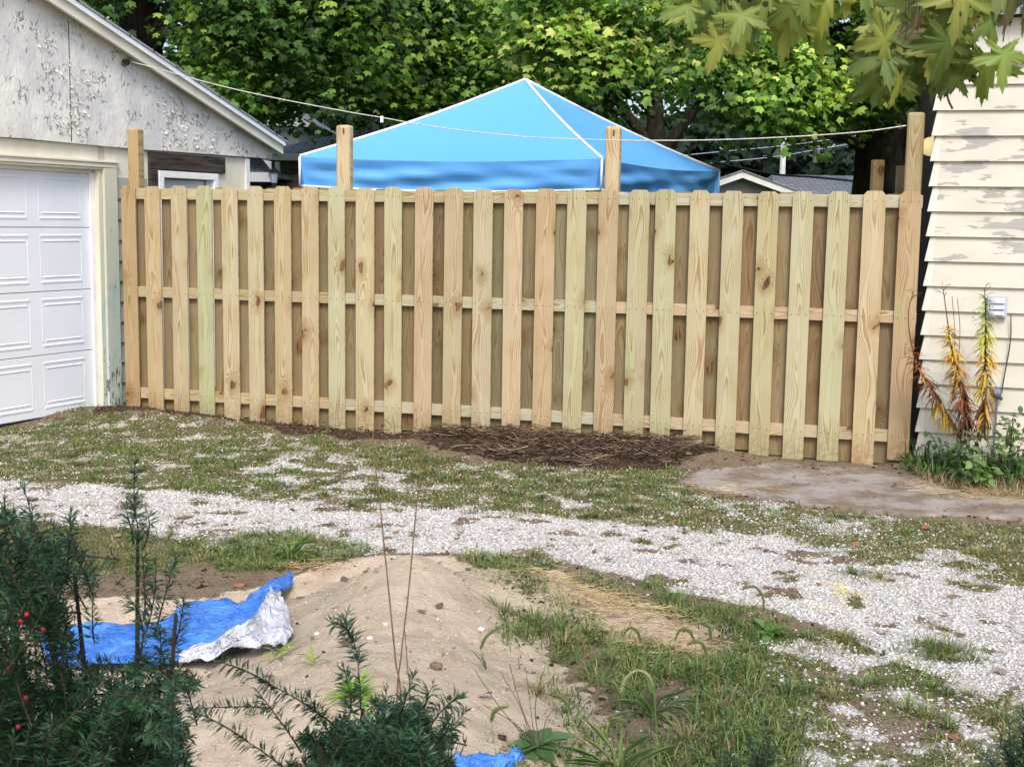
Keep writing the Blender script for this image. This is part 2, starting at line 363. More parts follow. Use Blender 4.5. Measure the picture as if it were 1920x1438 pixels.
# ================================================================ ground
def fence_s(x, y): return (x-FA[0])*fd[0]+(y-FA[1])*fd[1]
def fence_d(x, y): return -((x-FA[0])*fn[0]+(y-FA[1])*fn[1])        # in front of the fence > 0
_S = [-.5, .17, 1.23, 2.1, 2.6, 3.1, 3.55, 4.05, 4.52, 4.96, 5.3, 5.51, 6.27, 6.45, 8]
_Z = [.05, .12, .07, .035, .035, .085, .10, .09, .11, .105, .06, .035, .015, .05, .05]
def height(x, y):
    s = fence_s(x, y); d = fence_d(x, y)
    h = np.interp(s, _S, _Z)*np.exp(-np.abs(np.clip(d, -.3, 9)/.42)**2)
    near = np.clip((14-y)/4, 0, 1)
    return h+near*((fbm(x, y, 3.2, 20)-.5)*.035+(fbm(x, y, 17, 23, 2)-.5)*.012)
BAND = [(-400,890),(0,900),(200,912),(420,935),(600,940),(800,950),(1000,965),(1250,990),(1500,1015),(1700,1060),(1920,1100),(2400,1200),(2400,1500),(1920,1325),(1700,1245),(1550,1180),(1450,1140),(1300,1120),(1150,1082),(1050,1062),(850,1040),(700,1040),(560,1040),(400,1025),(200,990),(0,965),(-400,950)]
UP = [(-500,780),(0,805),(150,780),(400,800),(700,835),(900,868),(1250,880),(1330,900),(1290,925),(1250,990),(1000,968),(800,950),(600,938),(400,932),(200,910),(0,900),(-500,890)]
RIGHT = [(1250,925),(1500,950),(1920,985),(2500,1010),(2500,1200),(1920,1110),(1700,1065),(1500,1015),(1250,990)]
LOW = [(1380,1190),(1550,1180),(1700,1245),(1920,1325),(2500,1500),(2500,1900),(1300,1900),(1350,1300)]
MID1 = [(360,1015),(560,1000),(720,1035),(600,1062),(420,1075)]
MID2 = [(830,1036),(960,1038),(1050,1060),(1000,1078),(880,1062)]
LEFT = [(-400,960),(0,965),(200,990),(400,1025),(380,1060),(150,1090),(-400,1100)]
LUSH = [(880,1090),(960,1130),(1100,1180),(1250,1205),(1400,1240),(1500,1300),(1480,1438),(1500,2000),(870,2000),(900,1438),(1060,1345),(975,1250),(905,1160)]
LUSH2 = [(1040,1085),(1200,1090),(1340,1125),(1480,1160),(1510,1195),(1350,1205),(1150,1150)]
SANDY = [(60,1125),(330,1118),(450,1112),(545,1082),(620,1054),(700,1044),(900,1045),(1000,1070),(1200,1120),(1330,1180),(1290,1230),(1000,1180),(1000,1250),(1100,1340),(1060,2000),(-100,2000),(-100,1250)]
MULCH = [(185,760),(250,740),(430,755),(560,780),(760,795),(900,775),(1330,795),(1350,858),(1250,884),(1000,876),(760,832),(600,822),(440,804),(300,796),(180,792)]
SLAB = [(1265,905),(1335,868),(1440,850),(1560,852),(1620,870),(1720,890),(1800,925),(1960,940),(2200,950),(2200,1010),(1960,978),(1700,968),(1500,950),(1330,920)]
RDIRT = [(1240,850),(1700,850),(1760,880),(2200,900),(2200,960),(1900,948),(1760,925),(1700,880),(1600,868),(1420,850),(1300,875)]
LUMP = [(1300,860),(1400,850)]
def masks(x, y):
    P = np.stack([x, y, np.zeros_like(x)], -1); u, v = pix(P)
    F = lambda p, **k: soft(u, v, p, x, y, **k)
    back = fence_d(x, y) < -.02
    n = fbm(x, y, 2.6, 40); n2 = fbm(x, y, 8, 44)
    band = F(BAND); up = F(UP); right = F(RIGHT); low = F(LOW)
    mul = F(MULCH, warp=14, jit=6); slab = F(SLAB, warp=10, jit=4); rd = F(RDIRT, warp=12)
    patch = np.clip((n-.5)*5+.5, 0, 1); patch2 = np.clip((n2-.5)*5+.5, 0, 1)
    lush = np.clip(F(LUSH)+F(LUSH2), 0, 1); mid = np.clip(F(MID1)+F(MID2), 0, 1); left = F(LEFT)
    sandy = F(SANDY)
    tuft = np.exp(-(((x-gnd(1765,1220)[0])/.11)**2+((y-gnd(1765,1220)[1])/.09)**2))
    blob = np.exp(-((u-545)/130)**2-((v-890)/32)**2)*.9+np.exp(-((u-1500)/170)**2-((v-1000)/35)**2)*.5
    br = fbm(x, y, 5, 48); gravel = np.clip(band*(1-.8*np.clip((n2-.55)*4, 0, 1))*(1-.85*np.clip((br-.55)*4, 0, 1))+up*(.12+.7*np.clip((n2-.5)*4, 0, 1))*.75+blob*patch2+right*(.10+.55*(1-patch2)*np.clip(1.2-patch, 0, 1))+low*(.22+.5*np.clip((n2-.50)*5, 0, 1))+lush*(u > 1150)*.28, 0, 1)
    near_edge = np.clip(up*(.55+.55*patch)*(1-.8*np.clip(blob, 0, 1)*patch2), 0, 1)
    grass = np.clip(near_edge+right*(.55+.5*patch2)+low*(.35+.75*patch)*(1-.6*np.clip((n2-.54)*6,0,1))+mid*1.1+left*(.5+.5*patch2)+lush*np.clip(.0+1.25*patch2*(.35+.65*patch), 0, 1)+band*np.clip((n2-.66)*8, 0, 1)*.8+tuft*2, 0, 1)
    sandy = np.clip(sandy-lush-mid, 0, 1)
    grass *= (1-mul)*(1-slab)*(1-rd*.75); gravel = gravel*(1-mul)*(1-slab)*(1-rd)*(1-np.clip(lush, 0, 1)*.75)
    grass *= 1-sandy*.93; gravel *= 1-sandy
    yel = np.exp(-((u-1590)/45)**2-((v-1092)/26)**2)*1.3+np.exp(-((u-1500)/110)**2-((v-1140)/14)**2)*.35
    z = np.zeros_like(x)
    r = dict(gravel=np.where(back, z, gravel), grass=np.where(back, z, grass), sand=np.where(back, z, sandy), mulch=np.where(back, z, mul),
             yellow=np.clip(yel*patch2, 0, 1), lawn=np.where(back, z+1, z), lush=np.where(back, z, np.clip(lush+mid*.5+tuft, 0, 1)), u=u, v=v, n=n, n2=n2, up=up)
    return r
def axis(a, b, st, far):
    mid = np.arange(a, b, st); g = []; d = st
    while sum(g) < far: d *= 1.35; g.append(d)
    c = np.cumsum(g); return np.concatenate([(a-c)[::-1], mid, mid[-1]+c])
gx = axis(-4.9, 5.0, .03, 400); gy = axis(3.0, 11.6, .03, 500)
GX, GY = np.meshgrid(gx, gy, indexing='ij'); GZ = height(GX, GY)
GZ = np.where(GY < 2, 0, GZ)
mk = masks(np.clip(GX, -40, 40).ravel(), np.clip(GY, 2.2, 60).ravel())
nx, ny = len(gx), len(gy); ii = (np.arange(nx-1)[:, None]*ny+np.arange(ny-1)[None]).ravel()
gF = np.stack([ii, ii+ny, ii+ny+1, ii+1], 1)
ground = npmesh('ground', np.stack([GX.ravel(), GY.ravel(), GZ.ravel()], 1), gF, M['ground'], smooth=True)
for nm, ch in (('m1', ('gravel', 'grass', 'sand')), ('m2', ('mulch', 'yellow', 'lawn'))):
    a = ground.data.color_attributes.new(nm, 'FLOAT_COLOR', 'POINT'); c = np.ones((nx*ny, 4), np.float32)
    for i, k in enumerate(ch): c[:, i] = mk[k]
    a.data.foreach_set('color', c.ravel())
tag(ground, kind='structure')

# concrete apron in front of the right part of the fence
def drape(name, poly, m, lift, st=.05, wob=.03):
    pts = np.array([gnd(*p)[:2] for p in poly]); x0, y0 = pts.min(0); x1, y1 = pts.max(0)
    xs = np.arange(x0-.1, x1+.1, st); ys = np.arange(y0-.1, y1+.1, st); X, Y = np.meshgrid(xs, ys, indexing='ij')
    wx = X+(fbm(X, Y, 5, 60)-.5)*wob*2; wy = Y+(fbm(X, Y, 5, 64)-.5)*wob*2
    ins = inpoly(wx, wy, [tuple(p) for p in pts]); dd = fence_d(X, Y)
    keep = ins[:-1, :-1] & ins[1:, :-1] & ins[1:, 1:] & ins[:-1, 1:] & (dd[:-1, :-1] > -.5)
    Z = height(X, Y)*.25+lift
    n = len(ys); i = (np.arange(len(xs)-1)[:, None]*n+np.arange(n-1)[None])[keep]
    o = npmesh(name, np.stack([X.ravel(), Y.ravel(), Z.ravel()], 1), np.stack([i, i+n, i+n+1, i+1], 1), m, smooth=True)
    bpy_clean(o); sdm = o.modifiers.new('thick', 'SOLIDIFY'); sdm.thickness = .06; sdm.offset = -1
    return o
def bpy_clean(o):
    import bmesh
    b = bmesh.new(); b.from_mesh(o.data); bmesh.ops.delete(b, geom=[v for v in b.verts if not v.link_faces], context='VERTS'); b.to_mesh(o.data); b.free()
slab = tag(drape('path', SLAB, M['slab'], .016, .04), kind='structure')

# sand pile
PC = gnd(770, 1120)[:2]
def lobe(X, Y, c, h, rx, ry, p=1.5):
    r = np.sqrt(((X-c[0])/rx)**2+((Y-c[1])/ry)**2); return h*np.exp(-r**p)
pk = np.array([-.43, 5.30])
def sand_h(X, Y):
    h = lobe(X, Y, pk, .33, .38, .46, 1.5)+lobe(X, Y, (-.50, 4.35), .17, .52, .62, 2)+lobe(X, Y, (-.15, 3.9), .08, .5, .5, 2)+lobe(X, Y, (-1.0, 3.95), .09, .5, .5, 2)
    h = h+lobe(X, Y, (.10, 5.60), .13, .30, .18, 2)+lobe(X, Y, (.50, 5.32), .10, .34, .18, 2)
    return h+(fbm(X, Y, 4, 70, 3)-.5)*.05+(fbm(X, Y, 20, 75, 4)-.5)*.028-.034
def surf(x, y):
    return np.maximum(height(x, y), np.where((x > -2.2) & (x < 1.4) & (y > 3) & (y < 6.4), sand_h(x, y), -1))
def gsurf(px, py, dz=0.):
    z = 0.
    for _ in range(14): p = gnd(px, py, z+dz); z = z*.4+.6*float(surf(np.array([p[0]]), np.array([p[1]]))[0])
    return np.array([p[0], p[1], z])
sx = np.arange(-2.2, 1.4, .018); sy = np.arange(3.0, 6.4, .018); SX, SY = np.meshgrid(sx, sy, indexing='ij'); SH = sand_h(SX, SY)
gh = height(SX, SY); edge = np.minimum.reduce([SX+2.2, 1.38-SX, SY-3.0, 6.38-SY]); SH = np.where(edge < .1, np.minimum(SH, gh-.03), SH)
kp = (SH > gh-.03); kq = kp[:-1, :-1] | kp[1:, :-1] | kp[1:, 1:] | kp[:-1, 1:]
n_ = len(sy); i_ = (np.arange(len(sx)-1)[:, None]*n_+np.arange(n_-1)[None])[kq]
pile = npmesh('sand_pile', np.stack([SX.ravel(), SY.ravel(), np.maximum(SH, gh-.06).ravel()], 1), np.stack([i_, i_+n_, i_+n_+1, i_+1], 1), M['sand'], smooth=True); bpy_clean(pile)
tag(pile, 'pale tan pile of coarse sand in front of the gravel drive', 'sand pile', kind='stuff')

# ---------------------------------------------------------------- scattered ground cover
def sample(n, y0=3.3, y1=11.2):
    y = np.sqrt(RG.random(n)*(y1**2-y0**2)+y0**2); x = (RG.random(n)*2-1)*(.43*y+.25); return x, y
octa = np.array([[1,0,0],[-1,0,0],[0,1,0],[0,-1,0],[0,0,1],[0,0,-1],[.6,.6,.5],[-.6,.5,-.5]], float)
hexa = np.array([[-1,-.8,-.6],[.9,-1,-.5],[1,.8,-.6],[-.8,1,-.5],[-.7,-.6,.7],[.6,-.7,.6],[.7,.6,.8],[-.6,.7,.5]], float)
hexF = np.array([[0,3,2],[0,2,1],[4,5,6],[4,6,7],[0,1,5],[0,5,4],[1,2,6],[1,6,5],[2,3,7],[2,7,6],[3,0,4],[3,4,7]])
def stones(name, n, prob, size, cols, label, cat, sink=.3, zf=surf, flat=.65):
    x, y = sample(n); m = masks(x, y); p = prob(m, x, y); k = RG.random(n) < p; x, y, y_ = x[k], y[k], m['yellow'][k]; n = len(x)
    s = size[0]+(size[1]-size[0])*RG.random(n)**2.5; S = np.stack([s, s*(.6+.4*RG.random(n)), s*(.5+.4*RG.random(n))], 1)*.5
    R = randrot(n); V = np.einsum('nij,nvj->nvi', R, hexa[None]*S[:, None])*np.array([1, 1, flat])
    P = np.stack([x, y, zf(x, y)+s*sink*flat*.5], 1); V = (V+P[:, None]).reshape(-1, 3)
    c = np.array(cols)[RG.integers(0, len(cols), n)]*(.82+.36*RG.random((n, 1)))
    y_ = y_*.75*(RG.random(n) < .7); c = c*(1-y_[:, None])+np.array([.78, .68, .26])*y_[:, None]
    return tag(npmesh(name, V, rep(hexF, n, 8), M['stone'], col=np.repeat(np.clip(c, 0, .88), 8, 0)), label, cat, kind='stuff')
WH = [(.64,.62,.61),(.58,.565,.56),(.50,.485,.475),(.68,.655,.63),(.34,.31,.27),(.54,.51,.455),(.42,.40,.38),(.61,.59,.57)]
stones('gravel', 560000, lambda m, x, y: m['gravel']**1.3*.95, (.005, .019), WH, 'white crushed limestone gravel of the drive in front of the fence', 'gravel')
stones('pebbles', 90000, lambda m, x, y: np.where(sand_h(x, y) > height(x, y), .55, m['sand']*.35), (.003, .012), [(.62,.52,.40),(.66,.60,.52),(.34,.26,.18),(.52,.42,.32),(.58,.48,.36)], 'small pebbles scattered over the tan sand pile', 'pebbles', .3)

blade = np.array([[-.5,0,0],[.5,0,0],[-.42,.5,.0],[.42,.5,.0],[0,1,0]], float)
def blades(x, y, z, L, W, lean, az, col, droop=.35):
    n = len(x); base = np.stack([x, y, z], 1)
    dirh = np.stack([np.cos(az), np.sin(az), np.zeros(n)], 1); up = np.array([0, 0, 1.])
    side = np.stack([-np.sin(az), np.cos(az), np.zeros(n)], 1)
    d1 = dirh*np.sin(lean)[:, None]+up*np.cos(lean)[:, None]; l2 = lean+droop*(1+RG.random(n)); d2 = dirh*np.sin(l2)[:, None]+up*np.cos(l2)[:, None]
    md = base+d1*(L*.55)[:, None]; tp = md+d2*(L*.5)[:, None]; sw = side*(W*.5)[:, None]
    V = np.stack([base-sw, base+sw, md+sw*.85, md-sw*.85, tp], 1).reshape(-1, 3)
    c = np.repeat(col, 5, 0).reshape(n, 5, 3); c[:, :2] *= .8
    return V, c.reshape(-1, 3)
bq = np.array([[0, 1, 2, 3]]); bt = np.array([[3, 2, 4]])
GREENS = np.array([(.11,.19,.05),(.16,.24,.065),(.065,.125,.04),(.19,.25,.08),(.25,.27,.10)]); DRY = np.array([(.36,.30,.15),(.28,.24,.11),(.42,.35,.20),(.22,.16,.08)])
def grasscover(name, ntuft, per, prob, Lr, W, dryf, label, cat, y0=3.3, y1=11.2, spread=.03, leanmax=1.2):
    x, y = sample(ntuft, y0, y1); m = masks(x, y); k = RG.random(ntuft) < prob(m, x, y); x, y = x[k], y[k]; lush = m['lush'][k]; nn = m['n'][k]; n2 = m['n2'][k]
    n = len(x); g = GREENS[RG.integers(0, 5, n)]*(.75+.5*RG.random((n, 1))); h = (.6+.8*RG.random(n))*(1+.6*lush)
    dry = dryf*(.3+1.4*np.clip((n2-.35)*3, 0, 1))*(1-.75*lush)
    N = n*per; dx, dy = RG.normal(size=N)*spread, RG.normal(size=N)*spread; X = np.repeat(x, per)+dx; Y = np.repeat(y, per)+dy; azr = np.arctan2(dy, dx)+RG.normal(size=N)*.8
    isd = RG.random(N) < np.repeat(dry, per); c = np.where(isd[:, None], DRY[RG.integers(0, 4, N)], np.repeat(g, per, 0))*(.8+.4*RG.random((N, 1)))
    L = (Lr[0]+(Lr[1]-Lr[0])*RG.random(N))*np.repeat(h, per); lean = RG.random(N)*leanmax+.1; lean = np.where(isd, lean+.35, lean)
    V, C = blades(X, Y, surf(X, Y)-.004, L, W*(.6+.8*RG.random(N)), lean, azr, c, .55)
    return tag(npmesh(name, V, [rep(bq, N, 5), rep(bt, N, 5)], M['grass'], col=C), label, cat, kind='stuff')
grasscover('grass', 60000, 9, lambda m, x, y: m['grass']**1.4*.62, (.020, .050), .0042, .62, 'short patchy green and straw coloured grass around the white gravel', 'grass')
grasscover('long_grass', 26000, 11, lambda m, x, y: np.clip(m['lush']*m['grass'], 0, 1)*.62, (.014, .056), .0036, .34, 'longer lush green grass beside the sand pile', 'grass', 3.3, 7.2, .032, 1.5)

stones('soil_clods', 60000, lambda m, x, y: np.clip(m['mulch']*.8+m['sand']*.012+(m['sand'] < .3)*(m['grass'] < .4)*(m['gravel'] < .3)*(m['lawn'] < .5)*.25, 0, 1), (.004, .030), [(.07,.045,.03),(.10,.065,.045),(.16,.11,.075),(.045,.03,.02),(.20,.15,.10)], 'dark crumbly soil clods along the fence foot and on the bare patches', 'soil clods', .5)
# ---------------------------------------------------------------- twigs, straw, dead leaves
def sticks(name, n, place, L, r, cols, label, cat, m, tilt=.25, segs=4, lift=.06, bend=.25, kind='stuff'):
    x, y, n = *place(n), None; n = len(x)
    l = L[0]+(L[1]-L[0])*RG.random(n); az = RG.random(n)*3.1416+0; el = (RG.random(n)-.35)*tilt*2
    z0 = surf(x, y)+RG.random(n)**2*lift+.004; kk = RG.normal(size=n)*bend; kz = RG.normal(size=n)*bend*.6
    rr = r[0]+(r[1]-r[0])*RG.random(n); V = []; 
    for i in range(segs+1):
        t = i/segs-.5; a = az+kk*t*4
        c = np.stack([x+np.cos(a)*np.cos(el)*l*t, y+np.sin(a)*np.cos(el)*l*t, z0+np.abs(l*t*np.sin(el))+kz*l*(t*t)*.6+.003], 1)
        gz = surf(c[:, 0], c[:, 1]); c[:, 2] = np.maximum(c[:, 2], gz+rr)
        s = np.stack([-np.sin(a), np.cos(a), a*0], 1); q = rr*(1-.6*abs(i/segs))
        for j in range(3):
            th = j*2.094; V.append(c+s*(q*math.cos(th))[:, None]+np.array([0, 0, 1])*(q*math.sin(th))[:, None])
    V = np.stack(V, 1); k = V.shape[1]
    F = np.array([[i*3+j, i*3+(j+1) % 3, (i+1)*3+(j+1) % 3, (i+1)*3+j] for i in range(segs) for j in range(3)])
    c = np.array(cols)[RG.integers(0, len(cols), n)]*(.7+.6*RG.random((n, 1)))
    return tag(npmesh(name, V.reshape(-1, 3), rep(F, n, k), m, col=np.repeat(c, k, 0)), label, cat, kind=kind)
def place_poly(polys, dens=1.):
    def f(n):
        xs, ys = [], []
        for poly, wgt in polys:
            P = np.array([gnd(*p)[:2] for p in poly]); a, b = P.min(0), P.max(0); q = RG.random((int(n*wgt*3), 2))*(b-a)+a
            k = inpoly(q[:, 0]+RG.normal(size=len(q))*.04, q[:, 1]+RG.normal(size=len(q))*.04, [tuple(p) for p in P]) & (fence_d(q[:, 0], q[:, 1]) > .03)
            q = q[k][:int(n*wgt)]; xs.append(q[:, 0]); ys.append(q[:, 1])
        return np.concatenate(xs), np.concatenate(ys)
    return f
TWP = [(755,800),(790,790),(840,796),(900,790),(960,800),(1000,798),(1100,806),(1200,815),(1270,818),(1345,835),(1400,858),(1330,862),(1250,878),(1150,868),(1090,880),(1000,862),(940,864),(880,842),(800,828)]
sticks('brush_debris', 2500, place_poly([(TWP, 1.)]), (.07, .30), (.0018, .0055), [(.07,.045,.03),(.11,.075,.05),(.20,.14,.095),(.05,.032,.022),(.30,.23,.15),(.12,.085,.055)], 'heap of dark dry twigs and brush raked against the middle of the fence', 'brush', M['twig'], .3, 4, .055, .45)
sticks('soil_debris', 900, place_poly([([(190,768),(430,765),(560,790),(760,806),(760,824),(560,812),(430,795),(190,786)], 1.)]), (.02, .09), (.002, .007), [(.07,.045,.03),(.11,.07,.05),(.20,.15,.11)], 'dark crumbly soil and bark bits along the left foot of the fence', 'soil', M['twig'], .5, 3, .05, .4)
def place_mask(key, w=1.):
    def f(n):
        x, y = sample(n, 3.4, 11.0); m = masks(x, y); k = (RG.random(n) < key(m)) & (fence_d(x, y) > .02); return x[k], y[k]
    return f
sticks('twig_litter', 60000, place_mask(lambda m: np.clip(m['mulch']*.9+(1-m['gravel'])*(1-m['sand'])*(1-m['lawn'])*.10+m['sand']*.03+m['gravel']*.03, 0, 1)), (.008, .05), (.0009, .0026), [(.09,.06,.04),(.14,.10,.07),(.28,.21,.14),(.06,.04,.03),(.20,.15,.10)], 'fine twig bits and bark crumbs littering the bare soil and drive', 'twig litter', M['twig'], .2, 2, .012, .4)
sticks('straw', 1500, place_poly([([(920,1075),(1020,1068),(1140,1110),(1230,1150),(1330,1190),(1350,1240),(1230,1235),(1120,1190),(1000,1150),(930,1110)], .55), ([(1700,905),(1760,920),(2100,935),(2100,955),(1900,950),(1720,930)], .3), ([(540,1060),(640,1058),(600,1085)], .03), ([(1240,915),(1450,910),(1500,935),(1300,925)], .07)]), (.06, .24), (.001, .0022), [(.58,.44,.24),(.50,.37,.19),(.66,.53,.32),(.40,.29,.16)], 'loose dry straw strewn over the low tan ridge and along the slab', 'straw', M['straw'], .12, 4, .03, .3)
deadleaf = np.array([[0,0,0],[.35,.3,.10],[.25,.8,.02],[0,1.1,.12],[-.28,.75,.10],[-.36,.3,.0]], float)
def litter():
    n = 1500; x, y = sample(n); m = masks(x, y); k = (m['lawn'] < .5) & (RG.random(n) < .35); x, y = x[k], y[k]; n = len(x)
    az = RG.random(n)*6.28; nr = np.stack([RG.normal(size=n)*.3, RG.normal(size=n)*.3, np.ones(n)], 1)
    R = frames(nr, np.stack([np.cos(az), np.sin(az), RG.normal(size=n)*.2], 1)); P = np.stack([x, y, surf(x, y)+.010], 1)
    S = .018+.04*RG.random(n)**2
    c = np.array([(.17,.10,.055),(.12,.08,.055),(.26,.18,.11),(.24,.11,.055),(.24,.18,.13)])[RG.integers(0, 5, n)]*(.7+.5*RG.random((n, 1)))
    F = np.array([[0,1,5],[1,2,4],[1,4,5],[2,3,4]])
    tag(npmesh('fallen_leaves', scatter(deadleaf, P, R, S), rep(F, n, 6), M['straw'], col=np.repeat(c, 6, 0)), 'scattered small brown fallen leaves on gravel and grass', 'leaf litter', kind='stuff')
litter()

# ================================================================ fence
fence = empty('board_fence', (*FA[:2], 0), -TF, 'new shadowbox fence of pale pine pickets between the white garage and the cream house', 'fence')
PX = [(228,256),(271,302),(320,351),(368,399),(416,448),(464,495),(514,547),(565,598),(615,648),(667,703),(721,755),(777,812),(832,868),(888,925),(946,982),(1004,1041),(1062,1099),(1122,1160),(1179,1218),(1230,1269),(1294,1331),(1356,1395),(1421,1460),(1486,1526),(1552,1593),(1619,1661),(1687,1729)]
BOT = [757,762,766,774,785,788,797,800,803,807,811,806,806,809,808,812,818,812,820,823,830,842,851,856,858,872,857]
tan, pale, green, orng, pgrn = (.48,.40,.245), (.51,.45,.295), (.425,.415,.255), (.465,.385,.235), (.49,.465,.295)
FC = [(.43,.28,.16), (.47,.385,.225), tan, green, pgrn, pale, tan, tan, pgrn, pale, pgrn, tan, orng, pale, pale, orng, pgrn, orng, green, green, pgrn, pgrn, green, pale, pgrn, pale, (.42,.315,.19)]
NZ = []
def picket_mesh(w, z0, z1, y0, y1, tilt=0.):
    b = MB(); ch = .028; h = w/2; q = tilt*(z1-z0)
    b.prism([(-h, z0), (h, z0), (h+q, z1-ch), (h-.026+q, z1), (-h+.026+q, z1), (-h+q, z1-ch)], y0, y1); return b
spos = []
for i, ((a, b_), bo) in enumerate(zip(PX, BOT)):
    s0, _ = FS(a, 400); s1, _ = FS(b_, 400); ang = math.atan2((a+b_)/2-960, FPX)-TF
    wd = (s1-s0)-.018*abs(math.tan(ang)); wd = min(max(wd, .134), .156); c = s0+wd/2 if ang < 0 else s1-wd/2; spos.append((c, wd))
    _, zb = FS((a+b_)/2, bo); zt = 1.962+rnd.uniform(-.006, .008)
    o = picket_mesh(wd, zb-.03, zt, 0, .017, rnd.uniform(-.0035, .0035)).build('picket', WOODN, fence, bevel=.0018, loc=(c, rnd.uniform(-.002, .002), 0))
    o.color = (*[x*rnd.uniform(.95, 1.05) for x in [q*.8+.2*m for q, m in zip(FC[i], (.49, .42, .26))]], 1)
for i in range(len(spos)-1):
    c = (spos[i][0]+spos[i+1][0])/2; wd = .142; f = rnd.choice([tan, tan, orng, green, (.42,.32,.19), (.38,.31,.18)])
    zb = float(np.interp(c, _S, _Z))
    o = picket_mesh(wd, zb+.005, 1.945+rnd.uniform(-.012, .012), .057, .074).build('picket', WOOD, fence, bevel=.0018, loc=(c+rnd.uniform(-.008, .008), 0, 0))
    _k = rnd.uniform(.46, .66); o.color = (f[0]*_k, f[1]*_k*.95, f[2]*_k*.88, 1)  # back boards lowered in tone: gap shade put into colour, plus darker heartwood
PS = [(lambda P: float((P-FA)@fd))(onp(x_, y_, FA+fn*.078, fn)) for x_, y_ in ((249, 300), (642, 300), (1147, 300), (1714, 300))]
def log_post(name, h0, h1, wx, parent, loc, col, cr=.012):
    b = MB(); h = wx/2
    b.prism([(-h, h0), (h, h0), (h, h1), (-h, h1)], 0, .098); o = b.build(name, WOOD, parent, bevel=cr, loc=loc); o.color = (*col, 1); return o
for s, z, wx, cc in ((PS[0], 2.43, .10, (.44,.34,.17)), (PS[1], 2.45, .118, (.56,.47,.30)), (PS[2], 2.43, .112, (.56,.46,.29)), (PS[3], 2.515, .118, (.40,.33,.19))):
    o = log_post('post', -.05, z, wx, fence, (s, .078, 0), cc)
    if s > 1: o.modifiers['bevel'].width = .022; o.modifiers['bevel'].segments = 3
    if s in (PS[1], PS[2]):
        kb = MB(); kb.ball((.01, -.001, z-.05), .017, 10, 6, (.55, .14, 1.6)); kb.build('knot', plain('knot_wood', (.16, .09, .045), .8, .3, 40), o)
for zlo, hh in ((1.851, .089), (1.044, .086), (.192, .088)):
    ends = [-.0, PS[0]]+PS[1:]
    for k in range(3):
        a = PS[k]+.001 if k else .18; b2 = PS[k+1]-.001 if k < 2 else 6.50
        o = MB().box(-(b2-a)/2, (b2-a)/2, .0185, .0555, 0, hh).build('rail', WOODR, fence, bevel=.003, loc=((a+b2)/2, 0, zlo))
        o.color = (*[x*rnd.uniform(.93, 1.03) for x in ((.50, .43, .28), (.47, .39, .25), (.48, .44, .32))[(k+int(zlo*7)) % 3]], 1)
# two loose posts standing behind the fence at its right end
for px, wp, top, Y, lab in ((1649, 20, 300, 10.6, 'taller short pine post standing behind the right end of the fence'), (1692, 15, 311, 10.9, 'lower dark pine post half hidden beside the last fence post')):
    P = at(px, top, Y); b = MB(); h = wp/FPX*Y/2; b.prism([(-h, -.05), (h, -.05), (h, P[2]), (-h, P[2])], 0, h*2)
    o = b.build('wooden_post', WOOD, None, bevel=.004, loc=(P[0], P[1], 0)); o.color = (.48, .34, .17, 1) if px < 1660 else (.34, .25, .14, 1); tag(o, lab, 'post')

# ================================================================ garage
gar = empty('garage', (*GA[:2], 0), TG, 'weathered white garage with peeling gable and white sectional door, left of the fence', 'garage')
WR, WL = 2.03, -4.85                                        # right and left wall ends, local x
(t0, tz0), (t1, tz1) = GS(103, 0), GS(507, 267); (b0, bz0), (b1, bz1) = GS(57, 0), GS(500, 285)
sl_ = (tz1-tz0)/(t1-t0); RX = (WR+WL)/2; top = lambda s: tz1+sl_*(abs(s-RX)-(t1-RX)); TH = .125
OH = t1-WR
DL, DR, DT = -2.72, -.085, 2.10                             # door opening
SL, SR, ST = .66, 1.50, 2.125                               # side door opening
gb = MB(); gz = 2.305
gb.prism([(WL-.02, gz+.01), (-2.0, gz-.004), (-.9, gz+.006), (.35, gz-.004), (1.3, gz+.004), (t1-.03, gz+.01), (t1-.02, top(t1)-.08), (RX, top(RX)-.08), (2*RX-t1+.02, top(t1)-.08), (2*RX-t1+.03, gz+.01)], -.035, .0)
gb.build('gable_board', M['gable'], gar)
xs_ = GS(125, 150)[0]
for q in (xs_, xs_-1.22): MB().box(q-.004, q+.004, -.0365, -.0345, gz+.01, min(top(q)-.12, 9)).build('board_seam', M['dark_gap'], gar)
# lower wall, with siding courses right of the garage door
wb = MB(); wb.box(WL, DL-.1, .0, .1, 0, gz).box(DL-.1, DR+.1, .0, .1, DT+.06, gz).box(DR+.02, SL-.02, .0, .1, 0, gz).box(SL-.02, SR+.02, .0, .1, ST+.04, gz).box(SR+.02, WR, .0, .1, 0, gz)
wb.box(WL, WL+.1, .1, 6.5, 0, 2.4).box(WR-.1, WR, .1, 6.5, 0, 2.4).box(WL+.1, WR-.1, 6.4, 6.5, 0, 2.4); wb.build('wall', M['cream'], gar)
sb = MB(); z = .06
while z < 1.95:
    sb.add([(DR+.235, -.026, z), (SL-.12, -.026, z), (SL-.12, -.006, z+.185), (DR+.235, -.006, z+.185), (DR+.235, .0, z), (SL-.12, .0, z), (SL-.12, .0, z+.185), (DR+.235, 0., z+.185)],
           [(0,1,2,3), (0,4,5,1), (3,2,6,7), (0,3,7,4), (1,5,6,2)]); z += .18
sb.build('lap_siding', plain('grey_green_siding', (.30, .31, .26), .8, .15), gar)
